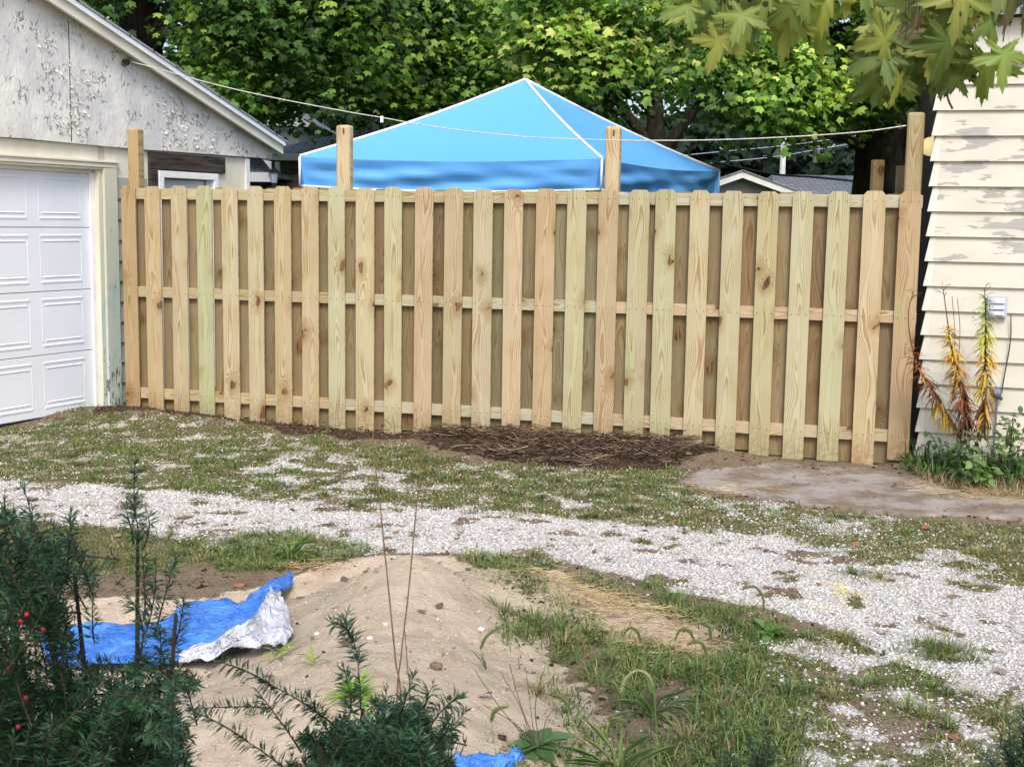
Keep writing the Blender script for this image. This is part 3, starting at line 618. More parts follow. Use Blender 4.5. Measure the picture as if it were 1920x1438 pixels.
# paint flakes curling off the gable board
nf = 5000; fs = RG.random(nf)*(t1+1.9)-1.8; fz = gz+.02+RG.random(nf)*1.6; dens = fbm(fs, fz, 2.4, 90, 3); kf = (fz < np.array([top(a) for a in fs])-.16) & (dens > .50) & (RG.random(nf) < (dens-.45)*5)
fs, fz = fs[kf], fz[kf]; nf = len(fs); flk = np.array([[-.5,0,0],[.5,0,0],[-.45,.5,.10],[.4,.55,.12],[-.2,1,.42],[.25,.9,.40]], float); fF = np.array([[0,1,3,2],[2,3,5,4]])
az = RG.random(nf)*6.28; R = frames(np.stack([RG.normal(size=nf)*.2, -np.ones(nf), RG.normal(size=nf)*.2], 1), np.stack([np.cos(az), np.zeros(nf), np.sin(az)], 1))
S = np.stack([.010+.018*RG.random(nf), .014+.03*RG.random(nf)**2, .02+.03*RG.random(nf)], 1)
c = np.array([(.62,.59,.52),(.66,.64,.6),(.5,.48,.46)])[RG.integers(0, 3, nf)]
pf_ = npmesh('paint_flakes', scatter(flk, np.stack([fs, -.036+fs*0, fz], 1), R, S), rep(fF, nf, 6), vcolmat('paint_flake', .7), gar, col=np.repeat(c, 6, 0))
pf_['kind'] = 'stuff'
# rake boards and roof
for nm, y0, y1, zo0, zo1, m in (('rake_board', -.16, -.125, -.125, -.042, M['cream']), ('drip_edge', -.19, -.162, -.045, .0, M['white_paint'])):
    b = MB()
    for sg in (1, -1):
        X = lambda q: RX+sg*(q-RX)
        b.prism([(X(t1), top(t1)+zo0), (X(t1), top(t1)+zo1), (RX, top(RX)+zo1), (RX, top(RX)+zo0)][::sg], y0, y1)
    b.build(nm, m, gar)
sf = MB(); 
for sg in (1, -1):
    X = lambda q: RX+sg*(q-RX); sf.prism([(X(t1-.01), top(t1)-.075), (X(t1-.01), top(t1)-.05), (RX, top(RX)-.05), (RX, top(RX)-.075)][::sg], -.125, .02)
sf.build('soffit', M['cream'], gar)
rf = MB()
for sg in (1, -1):
    X = lambda q: RX+sg*(q-RX); rf.prism([(X(t1+.03), top(t1+.03)+.002), (X(t1+.03), top(t1+.03)+.02), (RX, top(RX)+.02), (RX, top(RX)+.002)][::sg], -.2, 6.7)
rf.build('roof', M['shingle'], gar)
# garage door: four sections with pressed panels, set back in its opening
DY = .075; seams = [.03, .55, 1.078, 1.607, DT+.02]; cols_ = 4; cw = (DR-.02-DL)/cols_
for a, b2 in zip(seams[:-1], seams[1:]):
    d = MB(); d.box(DL, DR-.015, DY, DY+.04, a+.003, b2-.003); dr = d.build('door_section', M['door_white'], gar, bevel=.003)
    pn = MB()
    for k in range(cols_):
        x1 = DR-.115-k*.595; x0 = x1-.475
        for zc, hh in ((a+.075, .016), (a+.118, .010), (b2-.070, .016), (b2-.113, .010)):
            ins = 0 if hh > .012 else .03; xa, xb = x0+ins, x1-ins
            pn.add([(xa, DY-.0005, zc-hh), (xb, DY-.0005, zc-hh), (xb-.02, DY-.0055, zc+hh*.2), (xa+.02, DY-.0055, zc+hh*.2), (xb, DY-.0005, zc+hh), (xa, DY-.0005, zc+hh)], [(0, 1, 2, 3), (3, 2, 4, 5), (0, 3, 5), (1, 4, 2)])
        for xa in (x0, x1-.012): pn.add([(xa, DY-.0005, a+.10), (xa+.012, DY-.0005, a+.10), (xa+.006, DY-.003, a+.12), (xa, DY-.0005, b2-.10), (xa+.012, DY-.0005, b2-.10), (xa+.006, DY-.003, b2-.12)], [(0, 2, 5, 3), (2, 1, 4, 5), (0, 1, 2), (3, 5, 4)])
    pn.build('pressed_panel', M['door_white'], dr)
MB().box(DL, DR-.01, DY-.004, DY+.036, -.01, .027).build('bottom_seal', M['rubber'], gar)
st_ = MB(); st_.box(DR-.022, DR+.02, .045, .0725, 0, DT).box(DL-.02, DL+.02, .045, .0725, 0, DT).box(DL-.02, DR+.02, .045, .0725, DT-.03, DT+.02); st_.build('door_stop', M['white_paint'], gar, bevel=.003)
for a, b in ((DR+.022, DR+.062), (DL-.062, DL-.022)): MB().box(a, b, -.004, .0725, 0, DT+.002-.004).build('jamb', M['jamb'], gar, bevel=.003)
for a, b in ((DR+.064, DR+.225), (DL-.22, DL-.064)): MB().box(a, b, -.030, -.002, 0, DT+.02).build('casing', M['jamb'], gar, bevel=.004)
hd = MB(); hd.box(DL-.22, DR+.225, -.033, -.002, DT+.022, DT+.06).box(DL-.24, DR+.245, -.045, -.003, DT+.061, DT+.082).box(DL-.2, DR+.2, -.020, .0715, DT+.002, DT+.0205); hd.build('head_casing', M['cream'], gar, bevel=.004)
# side door with white frame, dark weathered lintel and stud
MB().box(SL+.07, SR-.07, .06, .095, 0, ST-.07).build('side_door', M['door_white'], gar, bevel=.003)
fr = MB(); fr.box(SL, SL+.06, -.055, .06, 0, ST-.062).box(SR-.06, SR, -.055, .06, 0, ST-.062).box(SL, SR, -.055, .06, ST-.06, ST); fr.build('door_frame', M['white_paint'], gar, bevel=.003)
M['old_wood'] = plain('old_dark_timber', (.055, .042, .036), .9, .6, 6, .2, .9, (.6, 1, 6))
MB().box(SL-.10, SR+.14, -.033, -.002, ST+.012, gz-.015).build('lintel', M['old_wood'], gar, bevel=.006)
MB().box(SL-.10, SL-.012, -.045, -.002, 0, ST+.008).build('stud', M['old_wood'], gar, bevel=.004)
cb = MB(); cb.box(WR-.05, WR+.012, -.022, -.002, 0, gz-.01); cb.build('corner_board', M['white_paint'], gar, bevel=.003)
# power cable along the side door frame
cbp = MB().tube(curve_pts([(SL+.09, .045, 2.06), (SL+.11, .03, 2.0), (SL+.10, .03, 1.85), (SL+.09, .03, 1.4)]), .007); cbp.build('door_cable', M['cable'], gar)
hk = MB(); HKs, HKz = GS(226, 118); hk.ball((HKs, -.07, HKz), .028, 8, 6).tube([(HKs, .0, HKz), (HKs, -.1, HKz)], .008).tube(curve_pts([(HKs-.03, -.06, HKz+.02), (HKs-.06, -.07, HKz-.02), (HKs-.02, -.07, HKz-.04)]), .006)
hk.build('cable_hook', plain('rusty_iron', (.06, .035, .025), .9, .5, 60), gar, smooth=True)

# ================================================================ clothesline
A = GA+gd*HKs+np.array([0, 0, HKz])-gn*.13; 
pts = [A]+[at(px, py, Y) for px, py, Y in ((300,130.5,11.05),(400,158,10.8),(500,181,10.6),(640,208,10.3),(716,221,10.15),(800,236,9.97),(900,249,9.75),(1000,258,9.6),(1100,262,9.45),(1200,264,9.35),(1350,262.5,9.22),(1500,256,9.1),(1620,247,9.0),(1699,236,8.95))]
cl = MB().tube(curve_pts(pts, 6), .0045, 5).build('clothesline', M['rope'], None, smooth=True); tag(cl, 'pale sagging clothesline strung from garage gable to right fence post', 'clothesline')
P = at(716, 223, 10.15); pg = MB().box(-.012, .012, -.008, .008, -.03, .02).build('clothes_peg', M['white_paint'], None, bevel=.003, loc=tuple(P)); tag(pg, 'tiny white peg clipped on the clothesline left of the blue tent', 'clothes peg')

# ================================================================ neighbouring house, right
hs = empty('neighbour_house', (*FA[:2], 0), -TF, 'cream house with peeling lap siding at the right end of the fence', 'house')
HX = 6.555; HW = 12.5; CH = .1715; z = .115-CH*1; ztop = 2.80
sd_ = MB(); k = 0
while z < ztop:
    x0 = HX+rnd.uniform(-.004, .004); z1 = min(z+CH, ztop+.06); jog = .016 if (z < 1.3 and z > 1.1) else 0
    sd_.add([(x0-.012+jog, -.028, z), (HW, -.028, z), (HW, -.006, z1+.004), (x0+.016+jog, -.006, z1+.004), (x0-.012+jog, .0, z), (HW, .0, z), (HW, .0, z1), (x0+.016+jog, .0, z1)],
            [(0,1,2,3), (0,4,5,1), (3,2,6,7), (0,3,7,4), (1,5,6,2)]); z += CH; k += 1
sdo = sd_.build('lap_siding', M['siding'], hs)
cn = MB(); z = .115-CH
while z < ztop-.02:
    cn.add([(HX-.024, -.034, z), (HX+.030, -.031, z), (HX+.044, -.010, z+CH-.004), (HX+.006, -.012, z+CH-.004), (HX-.024, .05, z), (HX+.006, .05, z+CH-.004)], [(0,1,2,3), (0,3,5,4), (0,4,1)]); z += CH
cn.build('corner_cap', M['board_cream'], hs)
bd = MB(); bd.box(HX+.02, HW, .0, 7, -.1, 3.10); bd.build('wall', M['cream'], hs)
MB().box(HX+.002, HX+.0185, .052, 6.9, -.1, 3.09).build('side_wall', plain('dark_brown_side', (.045, .022, .018), .8, .3), hs)  # thin dark brown box filling the gap between fence end and house
# upper board and batten with pointed board ends
ub = MB(); x = HX-.01; bw = .29; off = FS(1890, 110)[0]-bw*3; x = off
while x < HW-.3:
    if x+bw > HX:
        a = max(x, HX); ub.add([], []); n0 = 2.83
        pts_ = [(a, n0+.0), (x+.03 if a == x else a, n0), (x+.07, n0), (x+bw-.05, n0), (x+bw, n0+.052), (x+bw, 3.75), (a, 3.75)]
        pts_ = [(a, n0+.052 if a == x else n0)]+[(max(a, x+.05), n0), (x+bw-.05, n0), (x+bw-.001, n0+.052), (x+bw-.001, 3.12), (a, 3.12)]
        ub.prism(pts_, -.052, -.030); MB().box(x+bw-.006, x+bw+.006, -.058, -.0525, n0+.055, 3.115).build('batten', M['board_cream'], hs)
    x += bw
ub.build('gable_boards', M['board_cream'], hs, bevel=.002)
rk = MB(); rk.add([(HX-.05, -.16, 3.125), (HW, -.16, 3.125), (HW, 3.5, 3.85), (HX-.05, 3.5, 3.85), (HW, 7.2, 3.125), (HX-.05, 7.2, 3.125), (HX-.05, -.16, 3.17), (HW, -.16, 3.17), (HW, 3.5, 3.9), (HX-.05, 3.5, 3.9), (HW, 7.2, 3.17), (HX-.05, 7.2, 3.17)],
    [(0,3,2,1), (3,5,4,2), (6,7,8,9), (9,8,10,11), (0,1,7,6), (1,2,8,7), (2,4,10,8), (4,5,11,10), (5,3,9,11), (3,0,6,9)])
rk.build('roof', M['shingle'], hs)
(vx, vz) = FS(1867, 575); (vx0, vz0) = FS(1848, 594); (vx1, vz1) = FS(1889, 554)
v = MB(); v.box(vx0, vx1, -.055, -.028, vz0, vz1); vo_ = v.build('wall_vent', M['louver'], hs, bevel=.004); l = MB()
for i in range(3):
    z = vz0+.018+i*(vz1-vz0-.03)/3; l.add([(vx0+.02, -.072, z), (vx1-.02, -.072, z), (vx1-.02, -.057, z+.036), (vx0+.02, -.057, z+.036), (vx0+.02, -.0555, z), (vx1-.02, -.0555, z)], [(0,1,2,3), (0,4,5,1)])
l.build('louver', M['louver'], vo_)
(mx_, mz_) = FS(1868, 735); mt = MB(); mt.tube([(mx_, -.03, mz_), (mx_, -.085, mz_)], [.036, .03], 14).tube([(mx_-.03, -.055, mz_+.03), (mx_+.035, -.055, mz_-.045)], .014, 8).tube(curve_pts([(mx_, -.06, mz_-.03), (mx_+.005, -.045, mz_-.12), (mx_, -.04, -.02)]), .007, 8); mt.build('gas_meter', plain('meter_grey', (.15, .17, .22), .45), hs, smooth=True)
(gx_, gz_) = FS(1738, 272); gl = MB(); gl.ball((gx_+.04, .20, gz_), .085, 14, 10, (1, 1, .8)).tube([(gx_+.04, .2, gz_+.05), (gx_+.12, .2, gz_+.10)], .02); 
gm = NT('lit_yellow_lamp', .4); gm.color((.85, .68, .35)); gm.b.inputs['Emission Color'].default_value = (1, .8, .4, 1); gm.b.inputs['Emission Strength'].default_value = .35
gl.build('lamp_globe', gm.m, hs, smooth=True)
wires = MB().tube(curve_pts([(FS(1895, 580)[0], -.045, FS(1895, 590)[1]), (FS(1893, 640)[0], -.045, FS(1893, 640)[1]), (FS(1880, 720)[0], -.05, FS(1880, 710)[1]), (mx_+.03, -.06, mz_)]), .004); wires.build('meter_wire', M['cable'], hs)

# ================================================================ pop-up canopy behind the fence
TA, TB, TC = at(562, 295, 11.9), at(1128, 299, 11.4), at(1349, 320, 14.2); zt_ = (TA[2]+TB[2]+TC[2])/3
for q in (TA, TB, TC): q[2] = q[2]*.6+zt_*.4
TD = TA+TC-TB; TPk = at(976, 150, 13.0); TPk[:2] = (TA+TC)[:2]/2*.5+TPk[:2]*.5
tent = empty('canopy_tent', (TPk[0], TPk[1], 0), 0, 'blue peaked pop-up canopy with white piping rising behind the fence', 'canopy tent')
tl = lambda p: np.array(p)-np.array([TPk[0], TPk[1], 0])
C4 = [TA, TB, TC, TD]
def sagpt(E, t, s):                       # E edge point, t from eave to peak
    p = E*(1-t)+TPk*t; return p-np.array([0, 0, s*math.sin(math.pi*t)])
V, Fq = [], []; n1_, n2_ = 16, 12
for e in range(4):
    a, b = C4[e], C4[(e+1) % 4]; base = len(V)
    for i in range(n1_+1):
        for j in range(n2_+1):
            u = i/n1_; t = j/n2_; E = a*(1-u)+b*u; E = E-np.array([0, 0, .035*math.sin(math.pi*u)])
            s = .05*math.sin(math.pi*u)*(1-t)+.035; V.append(tl(sagpt(E, t, s)))
    for i in range(n1_):
        for j in range(n2_): q = base+i*(n2_+1)+j; Fq.append((q, q+n2_+1, q+n2_+2, q+1))
npmesh('canopy', np.array(V), np.array(Fq), M['tent'], tent, smooth=True)
V, Fq, TR = [], [], MB()
for e in range(4):
    a, b = C4[e], C4[(e+1) % 4]; d = (b-a)/np.linalg.norm(b-a); nrm = np.cross(d, (0, 0, 1)); base = len(V); n1v, n2v = 60, 8; H = .265; low = []
    for i in range(n1v+1):
        u = i/n1v
        for j in range(n2v+1):
            t = j/n2v; E = a*(1-u)+b*u-np.array([0, 0, .035*math.sin(math.pi*u)])
            w_ = (.016*math.sin(u*13+e+t*6)+.007*math.sin(u*31-t*9+e*2)+.014*math.sin(u*6+t*11))*math.sin(math.pi*min(t*.75, 1))*min(1, min(u, 1-u)*12+.1)-.05*t
            p = E+nrm*w_-np.array([0, 0, t*H]); V.append(tl(p))
        low.append(tl(E+nrm*(w_+.003)-np.array([0, 0, H])))
    for i in range(n1v):
        for j in range(n2v): q = base+i*(n2v+1)+j; Fq.append((q, q+1, q+n2v+2, q+n2v+1))
    TR.tube(low, .011, 6); TR.tube([tl(a+nrm*.004), tl(a-np.array([0, 0, H]))], .011, 6)
    TR.tube([tl(sagpt(a, t/10, .035))+np.array([0, 0, .008]) for t in range(11)], .014, 6)
npmesh('valance', np.array(V), np.array(Fq), M['tent'], tent, smooth=True)
TR.build('piping', M['tent_trim'], tent, smooth=True)
for q in C4:
    p = tl(q*.93+TPk*.07); MB().box(-.02, .02, -.02, .02, 0, q[2]-.06).build('leg', M['steel'], tent, loc=(p[0], p[1], 0))
fr_ = MB()
for e in range(4): fr_.tube([tl(C4[e]*.93+TPk*.07)-[0, 0, .12], tl(C4[(e+1) % 4]*.93+TPk*.07)-[0, 0, .12]], .012)
fr_.build('frame', M['steel'], tent)

# ================================================================ houses, sheds, poles beyond the fence
def hip_house(name, x0, x1, y0, y1, ze, zr, inset, wallm, roofm, label, cat, rz=0, over=.3, gut=True):
    cx, cy = (x0+x1)/2, (y0+y1)/2; o = empty(name, (cx, cy, 0), rz, label, cat); a, b = (x1-x0)/2, (y1-y0)/2
    MB().box(-a, a, -b, b, 0, ze-.02).build('wall', wallm, o)
    A, B = a+over, b+over; r = MB(); r.add([(-A,-B,ze), (A,-B,ze), (A,B,ze), (-A,B,ze), (-A+inset,0,zr), (A-inset,0,zr), (-A,-B,ze-.04), (A,-B,ze-.04), (A,B,ze-.04), (-A,B,ze-.04)],
        [(0,1,5,4), (2,3,4,5), (1,2,5), (3,0,4), (0,6,7,1), (1,7,8,2), (2,8,9,3), (3,9,6,0), (9,8,7,6)]); r.build('roof', roofm, o)
    if gut: MB().box(-A, A, -B-.07, -B-.002, ze-.10, ze+.01).build('gutter', M['white_paint'], o)
    return o
M['brick'] = plain('dark_brick_wall', (.12, .09, .075), .9, .2); M['white_wall'] = plain('white_house_wall', (.60, .60, .62), .8, .05)
h1 = hip_house('far_house', -3.95, 1.5, 21, 26, 2.72, 3.42, 1.9, M['brick'], M['shingle_pale'], 'grey shingled house with dark walls seen behind the blue canopy, left', 'house')
MB().box(-.04, .04, -.04, .04, 0, 2.6).build('porch_post', M['white_paint'], h1, loc=(-2.58, -2.75, 0))
h2 = hip_house('white_house', -7.5, -4.35, 26, 31, 3.6, 4.4, 1.2, M['white_wall'], M['shingle'], 'small piece of white house wall under the tip of the garage eave', 'house')
p = at(440, 305, 15.5); q = at(512, 330, 15.5)
h3 = hip_house('low_shed', -4.6, q[0]-.25, 15.6, 18.2, q[2]+.02, q[2]+.38, 1.5, plain('shed_wall', (.07, .08, .075), .9), M['shingle'], 'low dark shed with grey shingled roof just past the garage corner', 'shed')
q = at(560, 344, 17.0)
h4 = hip_house('brown_roofed_shed', at(530, 344, 17)[0], at(690, 344, 17)[0], 16.6, 18.6, 2.12, 2.62, 1.0, plain('brown_wall', (.10, .07, .05), .9), M['shingle_brown'], 'shed with brown shingled hip roof left of the blue canopy', 'shed', over=.1, gut=False)
pl_ = at(514, 340, 15.2); lt = empty('yard_lantern', (pl_[0], pl_[1], 0), 0, 'dark yard lantern on a thin post in front of the brown shingled roof', 'lantern')
MB().tube([(0, 0, 0), (0, 0, pl_[2]-.02)], .03, 8).build('pole', M['rubber'], lt); MB().tube([(0, 0, pl_[2]-.02), (0, 0, pl_[2]+.10)], [.035, .05], 8).build('lamp_glass', M['louver'], lt); MB().tube([(0, 0, pl_[2]+.10), (0, 0, pl_[2]+.16)], [.075, .01], 8).build('lamp_cap', M['rubber'], lt)
# right: gabled shed with white rake boards, pale roof behind
gp = at(1393, 321, 27); g2 = empty('gabled_shed', (gp[0], gp[1], 0), -.22, 'grey gabled shed with white rake boards right of the blue canopy', 'shed')
hw, dr_ = 1.9, .36; ap = gp[2]; zf_ = ap-hw*dr_
MB().prism([(-hw+.2, 0), (hw-.2, 0), (hw-.2, zf_), (0, ap-.09), (-hw+.2, zf_)], .25, 5).build('wall', plain('shed_siding', (.26, .26, .28), .8, .1), g2)
for sg in (1, -1):
    MB().prism([(sg*hw, zf_-.14), (sg*hw, zf_), (0, ap), (0, ap-.14)][::sg], 0, .05).build('rake_board', M['white_paint'], g2)
    MB().prism([(sg*hw, zf_+.002), (sg*hw, zf_+.03), (0, ap+.03), (0, ap+.002)][::sg], -.03, 5.5).build('roof', M['shingle'], g2)
q = at(1615, 327, 33); h5 = hip_house('pale_roofed_house', at(1440, 330, 33)[0], at(1800, 330, 33)[0], 31, 37, 2.2, q[2], .6, M['white_wall'], M['shingle_pale'], 'house with pale shingled roof between the gabled shed and dark tree trunk', 'house')
for px, ty, Y, rr, m, lab in ((1470, 252, 42, .09, M['white_paint'], 'thin white utility pole above the gabled shed roof'), (1531, 274, 46, .13, plain('grey_pole', (.30, .29, .27), .9), 'grey wooden utility pole right of the thin white pole')):
    P = at(px, ty, Y); e = empty('utility_pole', (P[0], P[1], 0), 0, lab, 'utility pole'); MB().tube([(0, 0, 0), (0, 0, P[2])], [rr*1.2, rr], 8).build('pole', m, e)
    MB().box(-.5, .5, -.05, .05, P[2]-.35, P[2]-.27).build('crossarm', m, e) if px > 1500 else MB().ball((0, 0, P[2]), .14, 8, 5).build('pole_cap', m, e)
for lab, ps, r_, m in (('upper pale overhead wire crossing behind the clothesline, right', ((1200,300),(1360,284),(1475,273),(1600,256),(1720,240)), .015, M['louver']),
                       ('lower pale overhead wire running between the two utility poles', ((1250,312),(1400,300),(1475,291),(1531,281),(1640,262)), .013, M['louver']),
                       ('dark sagging overhead wire just above the shed roofs', ((1330,302),(1375,312),(1450,327),(1530,333),(1610,341)), .035, M['cable'])):
    o = MB().tube(curve_pts([at(a, b, 41 if m != M['cable'] else 20) for a, b in ps]), r_ if m != M['cable'] else .018, 5).build('overhead_wire', m, None); tag(o, lab, 'wire')

# ================================================================ trees
def leaf_tpl(lobes, fold=.12):
    pts = [(0, .02, 0)]; out = [(a, r) for a, r in lobes]
    P = [(0., .30, 0.)]+[(r*math.cos(math.radians(a)), .30+r*math.sin(math.radians(a)), -fold*r*r*1.2) for a, r in out]
    n = len(P)-1; return np.array(P), np.array([[0, 1+i, 1+(i+1) % n] for i in range(n)])
BG_S = .60
BG = leaf_tpl([(-90,.30),(-62,.42),(-30,.62),(-2,.46),(30,.76),(60,.50),(90,.86),(120,.50),(150,.76),(182,.46),(210,.62),(242,.42)], .35)
def crown(name, parent, pts, rad, per, size, pal, wts, mat, vis=None, seed=1, droop=.55, loc=np.zeros(3)):
    """pts (n,3) spray centres; rad spray radius; leaves hang round each"""
    g = np.random.default_rng(seed); n = len(pts); N = n*per; sid = np.repeat(np.arange(n), per)
    off = g.normal(size=(N, 3))*np.array([1, 1, .42])*.5; off /= np.maximum(1, np.linalg.norm(off, axis=1)/1.3)[:, None]
    az = g.random(n)*6.28; tl_ = (g.random(n)*.5+.1)[:, None]     # each spray slopes down outward
    dirs = np.stack([np.cos(az), np.sin(az)], 1)[sid]; o2 = off.copy(); o2[:, 2] -= (off[:, :2]*dirs).sum(1)*tl_[sid][:, 0]+.25*(off[:, :2]**2).sum(1)
    P = np.asarray(pts)[sid]+o2*np.asarray(rad)[sid][:, None]
    ou = off[:, :2]+g.normal(size=(N, 2))*.6; tip = np.concatenate([ou, (-.35-.55*g.random((N, 1)))*np.linalg.norm(ou, axis=1, keepdims=True)*.8], 1)
    nr = np.stack([g.normal(size=N)*.55, g.normal(size=N)*.55-.30, np.ones(N)*.9], 1)
    R = frames(nr, tip); S = size*BG_S*(.45+.85*g.random(N))
    pal = np.array(pal); ci = g.choice(len(pal), n, p=wts); c = pal[ci][sid]*(.6+.7*g.random(n))[sid][:, None]*(.7+.6*g.random((N, 1))); m2 = g.random(N) < .15; c[m2] = pal[g.integers(0, len(pal), m2.sum())]
    T, F = BG
    return npmesh(name, scatter(T, P, R, S)-loc, rep(F, N, len(T)), mat, parent, col=np.repeat(c, len(T), 0))
DK, DK2, MD, MD2, YG, YL, BL = (.035,.08,.026), (.065,.14,.036), (.11,.225,.045), (.18,.33,.06), (.33,.50,.09), (.66,.72,.18), (.07,.14,.08)
def tree(name, label, base, trunk, limbs, centers, rad, per, size, pal, wts, seed, kind='tree', group='trees behind the fence', bark=None, twigs=60):
    o = empty(name, tuple(base), 0, label, 'tree', group); loc = np.array(base)
    t = MB()
    for pts, rr in [trunk]+limbs: t.tube([np.array(p)-loc for p in curve_pts(pts, 5)], list(np.interp(np.linspace(0, 1, (len(pts)-1)*5+1), np.linspace(0, 1, len(rr)), rr)), 10)
    lp = np.concatenate([np.array(curve_pts(p, 5)) for p, _ in limbs+[trunk]]); lp = lp[lp[:, 2] > 2.6]
    g = random.Random(seed)
    for i in g.sample(range(len(centers)), min(twigs, len(centers))):
        c = np.array(centers[i]); k = np.argmin(np.linalg.norm((lp-c)*[1, 1, .8], axis=1)); a = lp[k]; mid = (a+c)/2+np.array([g.uniform(-.2, .2), g.uniform(-.2, .2), .22*np.linalg.norm(c-a)])
        t.tube([np.array(p)-loc for p in curve_pts([a, mid, c], 4)], [.035, .03, .026, .022, .018, .014, .011, .009, .007], 5)
    t.build('trunk', bark or M['bark'], o, smooth=True)
    crown('crown', o, centers, rad, per, size, pal, wts, M['leaf'], seed=seed, loc=loc); return o
def centers_px(n, poly, Y0, Y1, seed, holes=()):
    s0 = seed*1.7
    """spray centres inside a region of the crown; poly outlines the crown's lower face"""
    g = np.random.default_rng(seed); out = []; xs = [p[0] for p in poly]; ys = [p[1] for p in poly]
    while len(out) < n:
        px, py, Y = g.uniform(min(xs), max(xs)), g.uniform(min(ys), max(ys)), g.uniform(Y0, Y1)
        if any(abs(px-h[0]) < h[2] and abs(py-h[1]) < h[3] and Y < h[4] for h in holes): continue
        if float(fbm(np.array(px/150.+s0), np.array(py/110.+Y*.35), 1., 140, 2)) < .43: continue
        if inpoly(np.array([px]), np.array([py]), poly)[0]: out.append(at(px, py, Y))
    return out
def ellip(n, c, r, seed, zlo):
    g = np.random.default_rng(seed); out = []
    while len(out) < n:
        p = g.normal(size=3); p = p/np.linalg.norm(p)*(g.random()**.4); q = np.array(c)+p*np.array(r)
        if q[2] > zlo: out.append(q)
    return out
# left tree, trunk showing above the garage roof
b = at(272, 350, 18); b[2] = -.1
Lc = centers_px(420, [(60,-250),(60,20),(240,120),(380,190),(480,205),(560,180),(640,150),(700,80),(690,-250)], 14.5, 19, 1, [(268, 40, 120, 150, 18.9)])+ellip(60, (-4.6, 18.5, 8), (4.4, 3.4, 3.2), 2, 5.6)
tree('maple_tree', 'dark dense maple with thick trunk rising above the garage roof', b, ([b, at(268,150,18), at(262,20,18), at(275,-260,18)], [.42,.30,.27,.16]),
     [([at(266,120,18), at(320,20,17.6), at(400,-140,17)], [.16,.11,.05]), ([at(264,60,18), at(205,-30,18), at(150,-160,17.6)], [.15,.10,.05]), ([at(270,-60,18), at(420,-120,17), at(560,-150,16.6)], [.1,.07,.03])],
     Lc, [.58]*len(Lc), 120, .135, [DK, DK2, MD, MD2, YG], [.18,.22,.30,.18,.12], 3)
b = at(800, 350, 21); b[2] = -.1
Mc = centers_px(420, [(560,-200),(560,150),(640,175),(700,200),(960,130),(1010,60),(1030,-200)], 18, 23, 5)+ellip(50, (-1.2, 22.5, 9), (3.6, 3.0, 3.4), 6, 6.2)
tree('maple_tree.001', 'mid green maple directly behind the left slope of the blue canopy', b, ([b, at(795,200,21), at(810,60,21), at(800,-250,21)], [.22,.15,.12,.06]),
     [([at(800,180,21), at(860,60,20.5), at(900,-60,20)], [.08,.06,.03]), ([at(800,120,21), at(735,10,20.5), at(700,-90,20)], [.08,.05,.03])],
     Mc, [.62]*len(Mc), 115, .14, [DK2, MD, MD2, YG, BL], [.14,.26,.26,.24,.10], 7)
b = at(1650, 350, 17.2); b[2] = -.1
Rc = centers_px(520, [(1010,-220),(1000,60),(1030,150),(1140,180),(1230,225),(1330,228),(1420,205),(1470,218),(1560,205),(1640,170),(1700,190),(1765,185),(1790,60),(1790,-220)], 13.6, 17.5, 9)+ellip(60, (3.3, 17.4, 8), (4.4, 3.0, 3.2), 10, 5.6)
tree('maple_tree.002', 'bright yellow-green maple with thick black forked trunk right of the canopy', b, ([b, at(1652,330,17.2), at(1655,250,17.2), at(1640,140,17.0), at(1600,-260,17)], [.52,.37,.36,.26,.14]),
     [([at(1668,322,17.2), at(1715,270,17), at(1752,190,16.8), at(1790,60,16.4)], [.26,.19,.15,.09]), ([at(1640,300,17.2), at(1590,262,17), at(1540,250,16.6), at(1450,190,16)], [.09,.06,.04,.025]), ([at(1650,160,17.1), at(1540,60,16.4), at(1380,-60,15.6)], [.13,.09,.04]), ([at(1640,100,17.1), at(1700,0,16.4), at(1740,-120,15.6)], [.12,.08,.04])],
     Rc, [.46]*len(Rc), 105, .13, [DK2, MD, MD2, (.10,.19,.035), YG, YL], [.02,.06,.14,.26,.32,.20], 11, twigs=90)
# darker trees further back
fx = [(-16,31),(-10.5,28),(-6.5,33),(-1,30),(1.2,26),(3.6,34),(8.8,31),(14,33),(11.2,25),(19,30)]
labs = ['far dark tree beyond the neighbouring white house, left','dark tree behind the garage roof, left of the thick trunk','dark tree filling the gap above the grey shingled house','shadowy tree deep behind the left slope of the canopy','dark tree deep behind the peak of the blue canopy','deep green tree behind the bright maple, above the gabled shed','dark tree behind the utility poles','far tree hidden behind the cream house roof','dark tree beside the fork of the black trunk','farthest tree beyond the cream house']
for i, (x, y) in enumerate(fx):
    c = ellip(58, (x, y, 7.4), (4.6, 3.2, 4.6), 30+i, 3.6 if y < 31 else 3.2); b = (x, y, -.1)
    tree('shade_tree' if i == 0 else 'shade_tree.%03d' % i, labs[i], b, ([b, (x+.1, y, 3), (x-.2, y, 8)], [.35,.28,.1]), [([(x, y, 3.2), (x+1.4, y-.6, 5.2), (x+2.6, y-1, 7)], [.16,.1,.04]), ([(x, y, 3.6), (x-1.5, y-.4, 5.5), (x-2.6, y-.8, 7)], [.16,.1,.04])],
         c, [1.15]*len(c), 60, .27, [DK, DK2, MD, BL], [.36,.3,.14,.2], 50+i, group='dark trees far behind', twigs=12)
wc = []; g = np.random.default_rng(77)
for i in range(520): wc.append(np.array([g.uniform(-26, 30), g.uniform(46, 54), g.uniform(.5, 6.2)]))
tag(crown('distant_woods', None, wc, [1.9]*len(wc), 80, .75, [(.02,.04,.022), (.03,.055,.03), (.04,.07,.038)], [.4,.3,.3], M['leaf'], seed=78), 'distant mass of dim woods behind roofs and poles', 'woods', kind='stuff')

